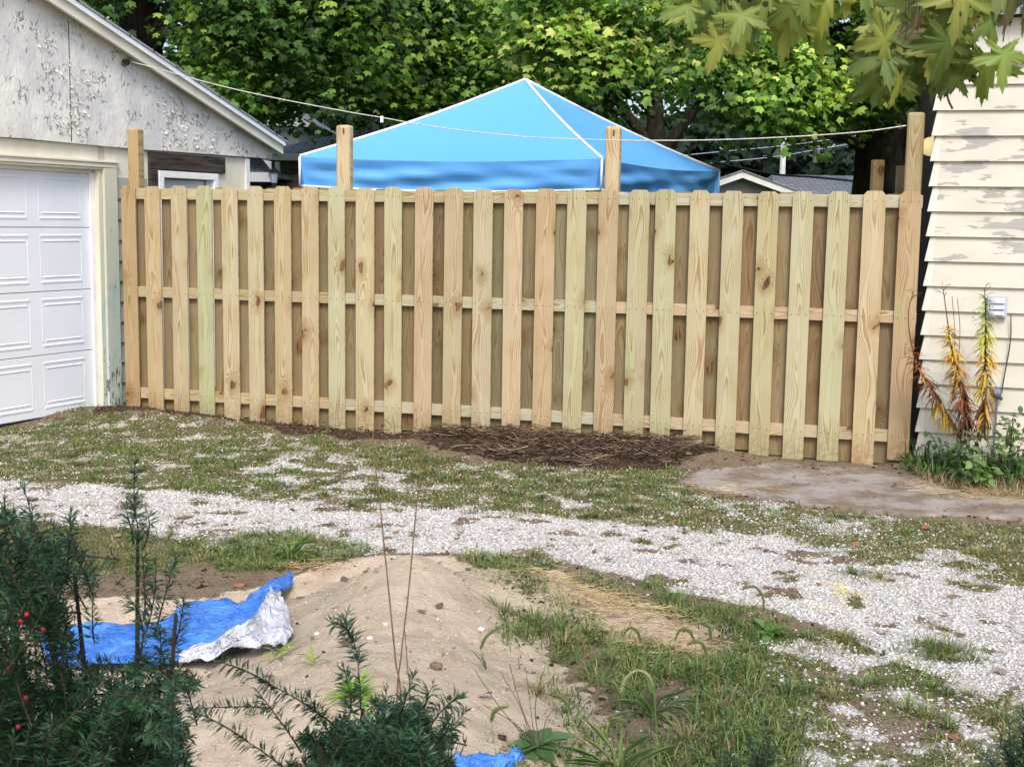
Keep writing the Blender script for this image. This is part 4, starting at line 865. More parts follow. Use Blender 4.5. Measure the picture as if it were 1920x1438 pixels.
# ================================================================ yews in the foreground
def shoot_pts(B, T, bow, g, n=10):
    B, T = np.array(B), np.array(T); m = (B+T)/2+bow; return [((1-t)**2)*B+2*t*(1-t)*m+t*t*T for t in np.linspace(0, 1, n)]
kite = np.array([[0,0,0],[.078,.45,.02],[0,1,-.06],[-.078,.45,.02]], float); kF = np.array([[0,1,2,3]])
class Yew:
    def __init__(s, seed): s.g = np.random.default_rng(seed); s.P = []; s.R = []; s.S = []; s.C = []; s.st = MB()
    def shoot(s, B, T, bow=None, dens=520, ln=.0245, r=.0018, bare=.0, bright=1.):
        g = s.g; bow = g.normal(size=3)*.012 if bow is None else np.array(bow); pts = shoot_pts(B, T, bow, g); s.st.tube(pts, list(np.linspace(r, r*.4, len(pts))), 4)
        A = np.array(pts); L = np.linalg.norm(np.diff(A, axis=0), axis=1).sum(); n = int(L*dens*1.35); t = bare+(1-bare)*g.random(n)**.9
        k = t*(len(A)-1); i = np.minimum(k.astype(int), len(A)-2); f = (k-i)[:, None]; P = A[i]*(1-f)+A[i+1]*f; D = A[i+1]-A[i]; D /= np.linalg.norm(D, axis=1, keepdims=True)
        q = g.normal(size=(n, 3)); q -= (q*D).sum(1, keepdims=True)*D; q /= np.linalg.norm(q, axis=1, keepdims=True)
        d = q*(.85-.45*(t[:, None] > .93))+D*(.35+.5*(t[:, None] > .93))+np.array([0, 0, -.05])+g.normal(size=(n, 3))*.12
        s.P.append(P); s.R.append(frames(D+g.normal(size=(n, 3))*.3, d)); s.S.append(ln*(.75+.4*g.random(n))*np.clip((1.04-t)*7, .55, 1))
        base = np.where(g.random(n)[:, None] < .5, np.array([.021, .058, .028]), np.array([.042, .10, .042])); s.C.append(base*bright*(.7+.6*g.random((n, 1))))
    def build(s, name, label, loc, group=None, berries=()):
        o = empty(name, tuple(loc), 0, label, 'yew bush', group); loc = np.array(loc)
        s.st.v = [tuple(np.array(v)-loc) for v in s.st.v]; s.st.build('branches', M['bark'], o)
        P, R, S, C = map(np.concatenate, (s.P, s.R, s.S, s.C)); n = len(P)
        npmesh('needles', scatter(kite, P, R, S)-loc, rep(kF, n, 4), M['needle'], o, col=np.repeat(C, 4, 0))
        for p in berries: MB().ball((0, 0, 0), .0042, 10, 7, (1, 1, 1.1)).build('berry', M['berry'], o, smooth=True, loc=tuple(np.array(p)-loc))
        return o
Y1 = Yew(5); g = Y1.g
def mainstem(Yw, pts, r0_, r1_): Yw.st.tube(curve_pts(pts, 5), list(np.linspace(r0_, r1_, (len(pts)-1)*5+1)), 6)
root = np.array([-.72, 2.25, -.02])
for tx, ty, Y in ((258,1000,2.15),(60,980,2.2),(140,1080,2.3),(330,1150,2.1),(20,1150,2.0),(230,1250,2.2),(330,1330,2.2)): mainstem(Y1, [root, root*.5+at(tx, ty, Y)*.5+[0, .03, -.05], at(tx, ty, Y)], .014, .003)
for T, B, Y, dn in (((255,862),(264,1010),2.15,520),((264,1005),(272,1170),2.15,420),((38,905),(48,1050),2.1,330),((134,955),(125,1090),2.2,700),((178,1062),(176,1200),2.1,330),((292,1052),(272,1190),2.15,420),((330,1045),(290,1190),2.2,420),((238,1120),(262,1230),2.1,450),((345,1120),(318,1240),2.2,480),((100,985),(110,1100),2.2,560),((60,950),(70,1080),2.25,520),((8,935),(20,1060),2.2,560),((232,945),(250,1020),2.16,300),((276,960),(268,1030),2.16,300),
                    ((370,1275),(250,1230),2.05,560),((210,1300),(330,1330),1.85,420)):
    Y1.shoot(at(*B, Y), at(*T, Y-.03), dens=dn)
LP = [(-60,975),(60,955),(105,985),(130,1030),(120,1150),(130,1225),(215,1240),(250,1180),(270,1120),(305,1120),(330,1200),(350,1240),(366,1300),(335,1400),(300,1480),(-60,1480)]
c_ = 0
while c_ < 370:
    px, py = g.uniform(-60, 375), g.uniform(940, 1500)
    if not inpoly(np.array([px]), np.array([py]), LP)[0]: continue
    if 165 < px < 255 and py < 1190 and g.random() < .8: continue
    if 95 < px < 345 and 1120 < py < 1240 and g.random() < .55: continue
    if py < 1230 and g.random() < .35: continue
    Y = g.uniform(1.9, 2.55); T = at(px, py, Y); a = (px-150)/260; B = T+np.array([-.05*a+g.normal()*.05, g.normal()*.05, -g.uniform(.09, .16)])
    fr_l = g.random() < .16
    if fr_l: B = T+np.array([g.normal()*.05, .09, -.03])          # shoots that point towards the camera show as stars
    Y1.shoot(B, T, dens=560, bright=1.35 if fr_l else (1.1 if Y < 2.1 else .8)); c_ += 1
bl = [at(x, y, 1.93) for x, y in ((38,1165),(50,1152),(80,1180),(14,1258),(48,1308),(34,1362))]
Y1.build('yew_bush', 'large dark yew bush with red berries at the lower left corner', root, None, bl)
Y2 = Yew(9); g = Y2.g; root = np.array([-.24, 2.15, -.02])
for tx, ty, Y in ((680,1330,2.0),(600,1400,2.0),(780,1380,2.05),(700,1420,2.1)): mainstem(Y2, [root, root*.5+at(tx, ty, Y)*.5, at(tx, ty, Y)], .012, .004)
Y2.shoot(at(676,1330,2.0), at(662,1195,1.99), (.006,0,.01), 480); Y2.shoot(at(662,1200,1.99), at(618,1165,1.97), (.012,0,.012), 620); Y2.shoot(at(662,1205,1.99), at(650,1150,1.98), None, 520)
Y2.shoot(at(640,1370,2.0), at(500,1280,1.97), (0,0,.012), 640); Y2.shoot(at(510,1285,1.97), at(408,1240,1.95), (0,0,.01), 680); Y2.shoot(at(565,1410,2.0), at(478,1290,1.98), (.012,0,-.01), 340)
Y2.shoot(at(545,1450,1.9), at(455,1385,1.88), (0,0,.006), 520); Y2.shoot(at(465,1390,1.88), at(365,1335,1.86), (0,0,.008), 480)
for T, B in (((778,1262),(745,1370)),((812,1285),(790,1380)),((868,1300),(800,1375)),((876,1330),(805,1400)),((725,1290),(720,1400)),((850,1380),(770,1420)),((640,1240),(655,1340)),((580,1300),(640,1400)),((840,1350),(780,1400))): Y2.shoot(at(*B, 2.02), at(*T, 1.99), dens=560)
CP = [(470,1490),(530,1435),(590,1365),(640,1335),(700,1335),(740,1320),(800,1320),(840,1370),(850,1430),(830,1490)]
c_ = 0
while c_ < 190:
    px, py = g.uniform(470, 860), g.uniform(1290, 1490)
    if not inpoly(np.array([px]), np.array([py]), CP)[0]: continue
    Y = g.uniform(1.9, 2.3); T = at(px, py, Y); a = (px-690)/180; B = T+np.array([-.07*a+g.normal()*.03, g.normal()*.05, -g.uniform(.07, .13)])
    if g.random() < .12: B = T+np.array([g.normal()*.04, .08, -.03])
    Y2.shoot(B, T, dens=600, bright=1.2 if Y < 2.05 else .8); c_ += 1
Y2.build('yew_bush.001', 'small dark yew in the bottom middle, its curved tips reaching over the sand', root)
Y3 = Yew(13); root = np.array([.38, 2.12, -.02]); mainstem(Y3, [root, at(1400, 1480, 2.08)], .01, .004)
for T, B in (((1440,1372),(1400,1450)),((1465,1392),(1405,1460)),((1362,1398),(1395,1470)),((1405,1385),(1400,1480)),((1340,1430),(1390,1490)),((1450,1425),(1400,1490)),((1425,1400),(1400,1470)),((1385,1425),(1400,1500))): Y3.shoot(at(*B, 2.0), at(*T, 1.98), dens=650, ln=.018)
Y3.build('yew_bush.002', 'small dark yew tip poking up at the bottom edge, right of the weeds', root)
Y4 = Yew(17); root = np.array([.84, 2.1, -.02]); g = Y4.g; mainstem(Y4, [root, at(1900, 1500, 2.05)], .012, .004)
for T, B in (((1916,1318),(1912,1420)),((1890,1352),(1900,1450)),((1835,1405),(1880,1460)),((1930,1340),(1925,1450)),((1872,1390),(1895,1480)),((1900,1385),(1905,1480)),((1945,1330),(1940,1450)),((1860,1430),(1890,1500)),((1915,1400),(1915,1500)),((1905,1420),(1910,1520)),((1930,1400),(1925,1500))): Y4.shoot(at(*B, 2.0), at(*T, 1.98), dens=640, ln=.019)
Y4.build('yew_bush.003', 'dark yew tip at the lower right corner', root)

# ================================================================ maple branch hanging in from above
def lobed(lobes):
    o = []
    for A, L, w_, nt in lobes:
        o += [(A-w_, .26)]+([(A-w_*.80, L*.60), (A-w_*.55, L*.55), (A-w_*.38, L*.84), (A-w_*.20, L*.78)] if nt else [(A-w_*.5, L*.7)])+[(A, L)]+([(A+w_*.20, L*.78), (A+w_*.38, L*.84), (A+w_*.55, L*.55), (A+w_*.80, L*.60)] if nt else [(A+w_*.5, L*.7)])
    return o
SM = leaf_tpl([(-90, .12)]+lobed([(-42,.62,20,1),(12,.86,24,1),(90,.95,26,1),(168,.86,24,1),(222,.62,20,1)]), .22)
def fgleaf_mat():
    t = NT('spotted_maple_leaf', .5, .35); c = t.attr(); o = t.obj()
    c = t.mix(t.rng(t.noise(o, 26, 3), .35, .65, 0, .6), c, t.mix(1., c, (1.1, 1.05, .8), 'MULTIPLY')); vo = t.t.nodes.new('ShaderNodeTexVoronoi'); vo.inputs['Scale'].default_value = 24; t.t.links.new(o, vo.inputs['Vector'])
    c = t.mix(t.rng(vo.outputs['Distance'], .17, .12, 0, .9), c, (.02, .018, .01)); t.color(c); t.bump(t.noise(o, 60, 3), .4, .004)
    tr = t.n('BsdfTranslucent', i_Color=t.mix(1., c, (1.1, 1.1, .5), 'MULTIPLY')); out = t.t.nodes['Material Output']
    t.t.links.new(t.n('MixShader', i_0=.38, i_1=t.b.outputs[0], i_2=tr), out.inputs[0]); return t.m
FGL = [(1300,20,100,-65,2),(1345,12,105,-40,1),(1325,62,95,-58,1),(1368,75,110,-20,0),(1345,95,90,-12,2),(1395,55,100,5,0),(1425,30,105,0,1),(1455,45,100,8,0),(1478,62,100,-4,2),(1500,20,120,0,0),(1530,45,115,6,0),(1545,5,110,20,2),(1400,-5,110,-15,0),(1460,-20,120,0,1),(1360,-15,110,-50,0),(1590,-20,110,15,2),(1620,-30,110,0,0),(1515,-25,120,-10,0),(1310,-20,100,-50,0),(1430,-40,120,0,1),
       (1650,118,105,-72,1),(1640,165,110,-45,1),(1664,150,100,-38,0),(1690,80,120,-50,3),(1705,110,110,-14,1),(1722,128,100,5,1),(1745,60,125,0,0),(1760,130,110,10,1),(1790,60,120,20,0),(1808,100,110,40,0),(1800,15,120,0,2),(1850,15,115,10,2),(1847,140,112,15,0),(1735,15,120,-20,2),(1700,35,115,-30,0),(1670,90,110,-60,1),(1750,158,80,10,1),(1900,-5,120,0,3),(1925,5,120,10,3),(1860,60,100,30,0),(1775,100,120,-5,1),(1690,-20,120,0,0),(1765,-20,120,0,2),(1830,-25,120,0,0),(1885,-30,120,0,0),(1655,60,90,-80,2),(1715,70,120,0,0),(1640,-25,110,0,0),(1735,105,105,20,1),(1800,150,80,-30,1),(1672,170,90,-35,2)]
mb_ = empty('maple_branch', tuple(at(1700, -260, 2.5)), 0, 'leafy maple branch with olive spotted leaves hanging in close at the top right', 'branch'); ml = np.array(mb_.location)
PAL = np.array([(.18,.25,.055),(.11,.165,.04),(.29,.33,.07),(.17,.17,.07)]); g = np.random.default_rng(21); P, TP, NR, SS, CC = [], [], [], [], []; tw = MB()
_x = [(x+rnd.uniform(-36, 36), y-rnd.uniform(-12, 45), sz*.85, a+rnd.uniform(-35, 35), (ci+rnd.choice([0, 0, 1])) % 3) for x, y, sz, a, ci in FGL if y > -20 and rnd.random() < .6]
for x, y, sz, a, ci in FGL+_x:
    Y = g.uniform(2.35, 2.75); c = at(x, y-12, Y); s_ = sz*.80/FPX*Y; ar = math.radians(a+g.normal()*8); td = np.array([math.sin(ar), g.normal()*.25, -math.cos(ar)])
    base = c-td*s_*.4; P.append(base); TP.append(td); NR.append(np.array([g.normal()*.35, -1, .55+g.normal()*.35])); SS.append(s_); CC.append(PAL[ci]*(.8+.4*g.random()))
    hub = at(1480 if x < 1600 else 1735, -150, 2.55)+g.normal(size=3)*.04; tw.tube([p-ml for p in curve_pts([base, base-td*.03+[0, 0, .03], (base+hub)/2+[0, 0, .02], hub], 4)], .0013, 4)
n = len(P); R = frames(np.array(NR), np.array(TP)); T, F = SM
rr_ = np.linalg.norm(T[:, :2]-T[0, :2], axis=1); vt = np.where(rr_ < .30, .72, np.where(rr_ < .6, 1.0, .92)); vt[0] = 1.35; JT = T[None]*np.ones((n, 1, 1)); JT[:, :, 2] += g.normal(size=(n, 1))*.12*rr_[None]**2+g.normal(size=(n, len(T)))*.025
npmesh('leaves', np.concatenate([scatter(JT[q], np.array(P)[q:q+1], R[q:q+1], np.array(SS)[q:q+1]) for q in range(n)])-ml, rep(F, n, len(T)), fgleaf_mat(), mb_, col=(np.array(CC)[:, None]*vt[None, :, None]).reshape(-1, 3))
tw.tube([p-ml for p in curve_pts([at(1724,85,2.5), at(1722,0,2.52), at(1735,-150,2.55), at(1700,-260,2.5), at(1600,-420,2.6)], 5)], list(np.linspace(.0022, .008, 21)), 6).tube([p-ml for p in curve_pts([at(1480,-150,2.55), at(1600,-230,2.5), at(1700,-260,2.5)], 5)], list(np.linspace(.003, .005, 11)), 6)
tw.tube([p-ml for p in curve_pts([at(1786,205,2.5), at(1776,180,2.5), at(1768,120,2.5), at(1750,30,2.5), at(1735,-150,2.55)], 5)], .0022, 5); tw.build('twig', plain('maple_twig', (.09, .06, .04), .8), mb_)

# ================================================================ plants by the right-hand house
ld = np.array([[-.5,0,0],[.5,0,0],[-.5,.35,.03],[.5,.35,.03],[-.35,.7,-.08],[.35,.7,-.08],[0,1,-.30]], float); ldF = [np.array([[0,1,3,2],[2,3,5,4]]), np.array([[4,5,6]])]
def strap_leaves(name, P, D, L, W, C, par, loc):
    n = len(P); nr = np.tile(np.array([0, 0, 1.]), (n, 1))+RG.normal(size=(n, 3))*.15; R = frames(nr, D); S = np.stack([W, L, L], 1)
    return npmesh(name, scatter(ld, P, R, S)-loc, [rep(f, n, 7) for f in ldF], M['grass'], par, col=np.repeat(C, 7, 0))
def stalk(name, label, path, Y, lo, hi, n, cols, extra=()):
    n = int(n*1.6)
    pts = curve_pts([at(x, y, Y) for x, y in path], 8); A = np.array(pts); loc = np.array([A[0][0], A[0][1], 0]); o = empty(name, tuple(loc), 0, label, 'plant', 'dried lily stalks by the house wall')
    st = MB().tube([p-loc for p in pts], list(np.linspace(.008, .003, len(pts))), 6)
    for e in extra: st.tube([p-loc for p in curve_pts([at(x, y, Y) for x, y in e], 5)], .0025, 4)
    for k in range(8):
        b = A[-1-k//2]; q = b+np.array([rnd.uniform(-.07, .07), rnd.uniform(-.04, .04), rnd.uniform(0, .05)]); st.tube([b-loc, (b+q)/2-loc+[0, 0, .01], q-loc], .0015, 3)
    st.build('stem', plain(name+'_stem', (.13, .07, .04), .8), o)
    t = lo+(hi-lo)*RG.random(n); k = t*(len(A)-1); i = np.minimum(k.astype(int), len(A)-2); f = (k-i)[:, None]; P = A[i]*(1-f)+A[i+1]*f
    az = RG.random(n)*6.28; tt = (t-lo)/(hi-lo); el = -.9+1.0*tt+RG.normal(size=n)*.25; D = np.stack([np.cos(az)*np.cos(el), np.sin(az)*np.cos(el), np.sin(el)], 1)
    cl_ = np.array(cols); ki = np.clip(tt*len(cl_)+RG.normal(size=n)*.5, 0, len(cl_)-1).astype(int); C = cl_[ki]*(.75+.5*RG.random((n, 1)))
    strap_leaves('leaves', P, D, (.17-.09*tt)*(.7+.5*RG.random(n)), np.full(n, .010)+RG.random(n)*.006, C, o, loc); return o
RU, BR, YE, YG2, GR_ = (.30,.10,.03), (.14,.06,.03), (.62,.40,.05), (.50,.52,.10), (.25,.33,.09)
stalk('dried_stalk', 'rust brown wilted stalk leaning against the last fence picket', [(1800,822),(1778,780),(1745,725),(1722,690),(1708,640),(1703,590),(1712,548)], 8.72, .12, .62, 90, [YE, BR, RU, RU])
stalk('dried_stalk.001', 'tall yellow and brown withered stalk with bare branching tips by the cream siding', [(1818,822),(1808,760),(1795,700),(1782,640),(1775,590),(1768,540)], 8.58, .08, .70, 210, [BR, BR, RU, (.50,.28,.05), YE, YE], [[(1790,690),(1790,620),(1785,555)], [(1795,700),(1800,620),(1795,560)]])
stalk('dried_stalk.002', 'yellow-green feathery stalk standing in front of the wall vent', [(1846,822),(1848,740),(1847,660),(1848,600),(1846,540)], 8.52, .08, .93, 190, [BR, (.50,.30,.05), YE, YG2, YG2, GR_])
def clump(name, label, cat, poly, n, L, W, cols, lean, kind, droop=.6, z=0):
    P = np.array([gnd(*p)[:2] for p in poly]); a, b = P.min(0), P.max(0); q = RG.random((n*4, 2))*(b-a)+a; k = inpoly(q[:, 0], q[:, 1], [tuple(p) for p in P]); q = q[k][:n]; n = len(q)
    c = np.array(cols)[RG.integers(0, len(cols), n)]*(.7+.6*RG.random((n, 1))); V, C = blades(q[:, 0], q[:, 1], surf(q[:, 0], q[:, 1])-.005, L[0]+(L[1]-L[0])*RG.random(n), W*(.6+.8*RG.random(n)), RG.random(n)*lean+.1, RG.random(n)*6.28, c, droop)
    o = npmesh(name, V, [rep(bq, n, 5), rep(bt, n, 5)], M['grass'], col=C); return tag(o, label, cat, kind=kind)
clump('tall_grass', 'clump of long arching dark green grass at the foot of the cream house', 'grass', [(1690,868),(1740,850),(1990,862),(2000,915),(1880,918),(1760,905),(1700,895)], 1500, (.12, .36), .011, [(.06,.14,.04),(.09,.19,.05),(.12,.22,.08),(.05,.10,.03),(.20,.27,.10)], 1.0, 'stuff', .9)
clump('dry_grass', 'dry brown grass and debris in front of the green clump', 'grass', [(1690,880),(1760,905),(1990,915),(1990,945),(1880,940),(1740,915)], 1500, (.05, .16), .004, [(.36,.28,.16),(.26,.18,.10),(.42,.34,.21)], 1.5, 'stuff', .6)
def leafy(name, label, cat, cx, cy, Y, n, rad, size, cols, group=None, tpl=None, stems=10, squash=1.):
    g = np.random.default_rng(int(cx)); c0 = at(cx, cy, Y); gz_ = float(surf(np.array([c0[0]]), np.array([Y]))[0]); loc = np.array([c0[0], Y, gz_]); o = empty(name, tuple(loc), 0, label, cat, group)
    st = MB(); ends = []
    for k in range(stems):
        e = c0+g.normal(size=3)*np.array([rad*.6, rad*.4, rad*.45*squash]); e[2] = max(e[2], gz_+.03); ends.append(e); st.tube([p-loc for p in curve_pts([loc+[g.normal()*.02, g.normal()*.02, 0], (loc+e)/2+g.normal(size=3)*.02, e], 4)], .0022, 4)
    st.build('stem', M['bark'], o); ends = np.array(ends); i = g.integers(0, stems, n); P = ends[i]*(.5+.5*g.random((n, 1))**.5)+loc*0; P = loc+(ends[i]-loc)*(.35+.7*g.random((n, 1)))+g.normal(size=(n, 3))*rad*.12
    P[:, 2] = np.maximum(P[:, 2], gz_+.012); D = np.concatenate([g.normal(size=(n, 2)), -.25+g.normal(size=(n, 1))*.35], 1); nr = np.stack([g.normal(size=n)*.35, -.35+g.normal(size=n)*.3, np.ones(n)], 1)
    T, F = tpl or OV; C = np.array(cols)[g.integers(0, len(cols), n)]*(.75+.5*g.random((n, 1)))
    npmesh('leaves', scatter(T, P, frames(nr, D), size*(.6+.7*g.random(n))), rep(F, n, len(T)), M['leaf'], o, col=np.repeat(C, len(T), 0)).location = (0, 0, 0)
    me = o.children[-1].data if False else [c for c in o.children if c.name.startswith('leaves')][0].data
    co = np.empty(len(me.vertices)*3, np.float32); me.vertices.foreach_get('co', co); co = co.reshape(-1, 3)-loc.astype(np.float32); me.vertices.foreach_set('co', co.ravel()); return o
OV = (np.array([[0,0,0],[.22,.25,.05],[.28,.5,.03],[.16,.8,-.03],[0,1,-.12],[-.16,.8,-.03],[-.28,.5,.03],[-.22,.25,.05]]), np.array([[0,1,2],[0,2,3],[0,3,4],[0,4,5],[0,5,6],[0,6,7]]))
WG = [(.09,.17,.05),(.13,.23,.07),(.06,.12,.04),(.17,.27,.10)]
leafy('weed', 'leafy dark weed tangle behind the long grass under the wall vent', 'weed', 1800, 830, 8.55, 150, .22, .055, WG, 'green weeds along the house wall')
leafy('weed.001', 'leafy weed tangle climbing round the grey gas meter', 'weed', 1885, 790, 8.5, 200, .26, .05, WG+[(.16,.10,.06)], 'green weeds along the house wall')
leafy('weed.002', 'broad pale-leaved weed in the middle of the long grass clump', 'weed', 1835, 862, 8.3, 60, .10, .075, [(.17,.28,.09),(.22,.33,.12)], 'green weeds along the house wall')

# ================================================================ weeds around the sand pile
def foxtail(pts, Y, label, pale=0, stemto=None, i=0):
    A = [at(x, y, Y) for x, y in pts]; b = A[0]+np.array([.02, .03, 0]); gzv = float(surf(np.array([b[0]]), np.array([b[1]]))[0]); b = np.array([b[0], b[1], gzv])
    o = empty('foxtail' if i == 0 else 'foxtail.%03d' % i, tuple(b), 0, label, 'foxtail grass', 'nodding foxtail seed heads beside the sand pile')
    MB().tube([p-b for p in curve_pts([b, (b+A[0])/2+[.008, 0, 0], A[0]], 5)], .0011, 4).build('stem', M['grass_stem'], o)
    C = np.array(curve_pts(A, 8)); n = len(C); w_ = (.0034 if pale else .0042)*np.sin(np.linspace(.35, 2.9, n))**.6+.0006; MB().tube([p-b for p in C], list(w_), 7).build('seed_head', M['head_pale'] if pale else M['head'], o, smooth=True)
    g = np.random.default_rng(i); N = 700; k = g.random(N)*(n-1.01); ii = k.astype(int); f = (k-ii)[:, None]; P = C[ii]*(1-f)+C[ii+1]*f; D = C[ii+1]-C[ii]; D /= np.linalg.norm(D, axis=1, keepdims=True); q = g.normal(size=(N, 3)); q -= (q*D).sum(1, keepdims=True)*D; q /= np.linalg.norm(q, axis=1, keepdims=True)
    cc = np.array([(.30,.34,.12),(.20,.26,.08)] if not pale else [(.42,.42,.22),(.32,.34,.16)])[g.integers(0, 2, N)]
    h = npmesh('bristles', scatter(kite*[.6, 1, 1], P, frames(D, q+D*.5), .011*(.7+.5*g.random(N)))-b, rep(kF, N, 4), M['grass'], [c for c in o.children if c.name.startswith('seed_head')][0], col=np.repeat(cc, 4, 0))
    nl = 3; az = g.random(nl)*6.28; D2 = np.stack([np.cos(az), np.sin(az)*.5, .9+0*az], 1); npmesh('leaf', scatter(ld, np.tile(b+[0, 0, .01], (nl, 1)), frames(np.stack([-np.cos(az), -np.sin(az), np.ones(nl)*.6], 1), D2), np.stack([np.full(nl, .007), .09+.06*g.random(nl), .09+0*az], 1))-b, [rep(ff, nl, 7) for ff in ldF], M['grass'], o, col=np.tile([.10, .19, .06], (nl*7, 1)))
M['grass_stem'] = plain('green_stem', (.16, .22, .07), .7); M['head'] = plain('foxtail_head', (.12, .16, .05), .8, .2, 80); M['head_pale'] = plain('pale_foxtail_head', (.30, .32, .15), .8, .2, 80)
FX = [([(1432,1145),(1430,1118),(1414,1099),(1392,1104)],4.9,'dark lone foxtail head curling left over the white gravel',0),([(1202,1203),(1195,1184),(1180,1177),(1166,1194)],4.3,'arched foxtail head beside the straw, left of the group of four',0),
      ([(1303,1203),(1292,1182),(1276,1180),(1265,1200)],4.3,'arched foxtail head second from the left in the group by the straw end',0),([(1326,1228),(1318,1208),(1304,1202),(1289,1208)],4.2,'foxtail head just right of and below the arched one by the straw end',0),
      ([(1333,1198),(1330,1176),(1315,1168)],4.4,'small upright foxtail head at the upper right of the group by the straw end',0),([(1299,1234),(1285,1222),(1267,1234)],4.2,'lowest foxtail head in the group by the straw end',0),
      ([(1226,1288),(1214,1264),(1193,1257),(1173,1272),(1164,1296)],3.5,'large pale foxtail head forming a wide arch, biggest of all',1),([(1160,1302),(1152,1281),(1134,1275)],3.6,'small green foxtail head touching the left foot of the large pale arch',0),
      ([(1064,1322),(1052,1306),(1031,1301)],3.6,'short yellow-green foxtail head above the broad-leaved weed',0),([(921,1352),(929,1331),(952,1324)],3.5,'green foxtail head bending right, left of the broad-leaved weed',0),
      ([(901,1216),(913,1192),(938,1175)],4.4,'thin dark foxtail head curling over the right edge of the sand',0),([(1145,1362),(1150,1346),(1170,1352)],3.4,'little foxtail head low between the grass blades, bottom middle',0),([(1318,1272),(1330,1262),(1345,1270)],3.9,'dim foxtail head lying over grass, right of the wide pale arch',0)]
for i, (p, Y, lab, pale_) in enumerate(FX): foxtail(p, Y, lab, pale_, i=i)
def rosette(name, label, px, py, n, L, W, cols, elev=(.1, .9), cat='weed', up=0.):
    b = gsurf(px, py); o = empty(name, tuple(b), 0, label, cat); g = np.random.default_rng(int(px)); az = g.random(n)*6.28; el = g.uniform(*elev, n)
    D = np.stack([np.cos(az)*np.cos(el), np.sin(az)*np.cos(el), np.sin(el)], 1); nr = np.stack([-np.cos(az)*np.sin(el), -np.sin(az)*np.sin(el), np.cos(el)], 1); S = np.stack([W*(.7+.6*g.random(n)), L*(.6+.6*g.random(n)), L*(.6+.6*g.random(n))], 1)
    T = np.array([[0,0,0],[.2,.25,.03],[.5,.5,.02],[.42,.75,-.12],[0,1,-.36],[-.42,.75,-.12],[-.5,.5,.02],[-.2,.25,.03],[0,.5,-.02]]); F = np.array([[0,1,8],[1,2,8],[2,3,8],[3,4,8],[4,5,8],[5,6,8],[6,7,8],[7,0,8]])
    C = np.array(cols)[g.integers(0, len(cols), n)]*(.8+.4*g.random((n, 1))); npmesh('leaves', scatter(T, np.tile([0., 0, .005+up], (n, 1)), frames(nr, D), S), rep(F, n, 9), M['leaf'], o, col=np.repeat(C, 9, 0)); return o, b
pr, b = rosette('broadleaf_weed', 'broad-leaved weed with brown flower spikes at the bottom, right of the middle yew', 1005, 1405, 13, .12, .05, [(.13,.25,.10),(.18,.31,.13),(.10,.20,.08)], (.15, .75))
for k, (tx, ty) in enumerate(((890,1255),(940,1262),(955,1243),(985,1250),(1016,1262),(1068,1300),(905,1320))):
    T = at(tx, ty, b[1]+rnd.uniform(-.15, .1)); MB().tube([p-b for p in curve_pts([b+[rnd.uniform(-.02, .02), 0, 0], (b+T)/2+[rnd.uniform(-.02, .02), 0, .01], T], 5)], list(np.linspace(.0016, .0011, 11)), 4).build('flower_spike', plain('spike_brown', (.12, .07, .04), .9) if k == 0 else bpy.data.materials['spike_brown'], pr)
rosette('broadleaf_weed.001', 'low green weed with pale leaves under the lone foxtail by the gravel', 1440, 1190, 16, .11, .035, [(.12,.24,.06),(.18,.32,.10)], (.05, .7))
rosette('broadleaf_weed.002', 'big blue-green grass blades bending right below the pale foxtail arch', 1225, 1345, 16, .20, .011, [(.12,.23,.11),(.18,.28,.12),(.14,.22,.08)], (.3, 1.3))
rosette('broadleaf_weed.003', 'green weed with upright blades at the very bottom, left of the bottom yew tip', 1160, 1470, 26, .20, .010, [(.12,.24,.06),(.18,.28,.09),(.26,.30,.12)], (.4, 1.35))
rosette('broadleaf_weed.004', 'bright yellow-green seedling on the sand between tarp and middle yew', 515, 1235, 6, .11, .018, [(.36,.48,.08),(.28,.42,.08)], (.4, 1.2))
rosette('broadleaf_weed.005', 'bright green feathery weed on the sand behind the middle yew', 668, 1310, 40, .10, .012, [(.26,.46,.07),(.34,.52,.10)], (.1, 1.2))
rosette('broadleaf_weed.006', 'green weed with long blades behind the sand crest, above the tarp', 545, 1045, 26, .15, .008, [(.18,.30,.08),(.28,.38,.12)], (.3, 1.2))
rosette('broadleaf_weed.007', 'small pale seedling on the sand just left of the middle yew top', 585, 1250, 5, .07, .012, [(.36,.46,.10),(.30,.38,.1)], (.4, 1.2))
M['dead_stem'] = plain('dead_stem_brown', (.17, .11, .06), .9, .3, 30)
for i, (p, Y, lab) in enumerate((([(752,1330),(742,1240),(733,1150),(722,1040),(712,940),(700,840),(703,800),(722,788),(735,800)],3.05,'tall thin dead stem with hooked tip rising left of the crossing pair'),
                  ([(744,1330),(752,1230),(766,1110),(777,990),(786,900),(791,850),(783,812)],3.05,'tall thin dark dead stem leaning right across the sand pile'),([(768,1320),(764,1250),(758,1166)],3.05,'short dead stem between the two tall ones'))):
    A = [at(x, y, Y) for x, y in p]; g0 = np.array([A[0][0], A[0][1], float(surf(np.array([A[0][0]]), np.array([A[0][1]]))[0])]); C = curve_pts([g0]+A, 6); o = MB().tube([c-g0 for c in C], list(np.linspace(.0026, .0010, len(C))), 5)
    if i == 1:
        for q in range(26):
            k = len(C)-1-rnd.randrange(18); c = C[k]-g0; o.tube([c, c+[rnd.uniform(-.02, .02), rnd.uniform(-.01, .01), rnd.uniform(.0, .02)]], .0009, 3)
    o = o.build('dead_stem' if i == 0 else 'dead_stem.%03d' % i, M['dead_stem'], None, loc=tuple(g0)); tag(o, lab, 'dead stem')

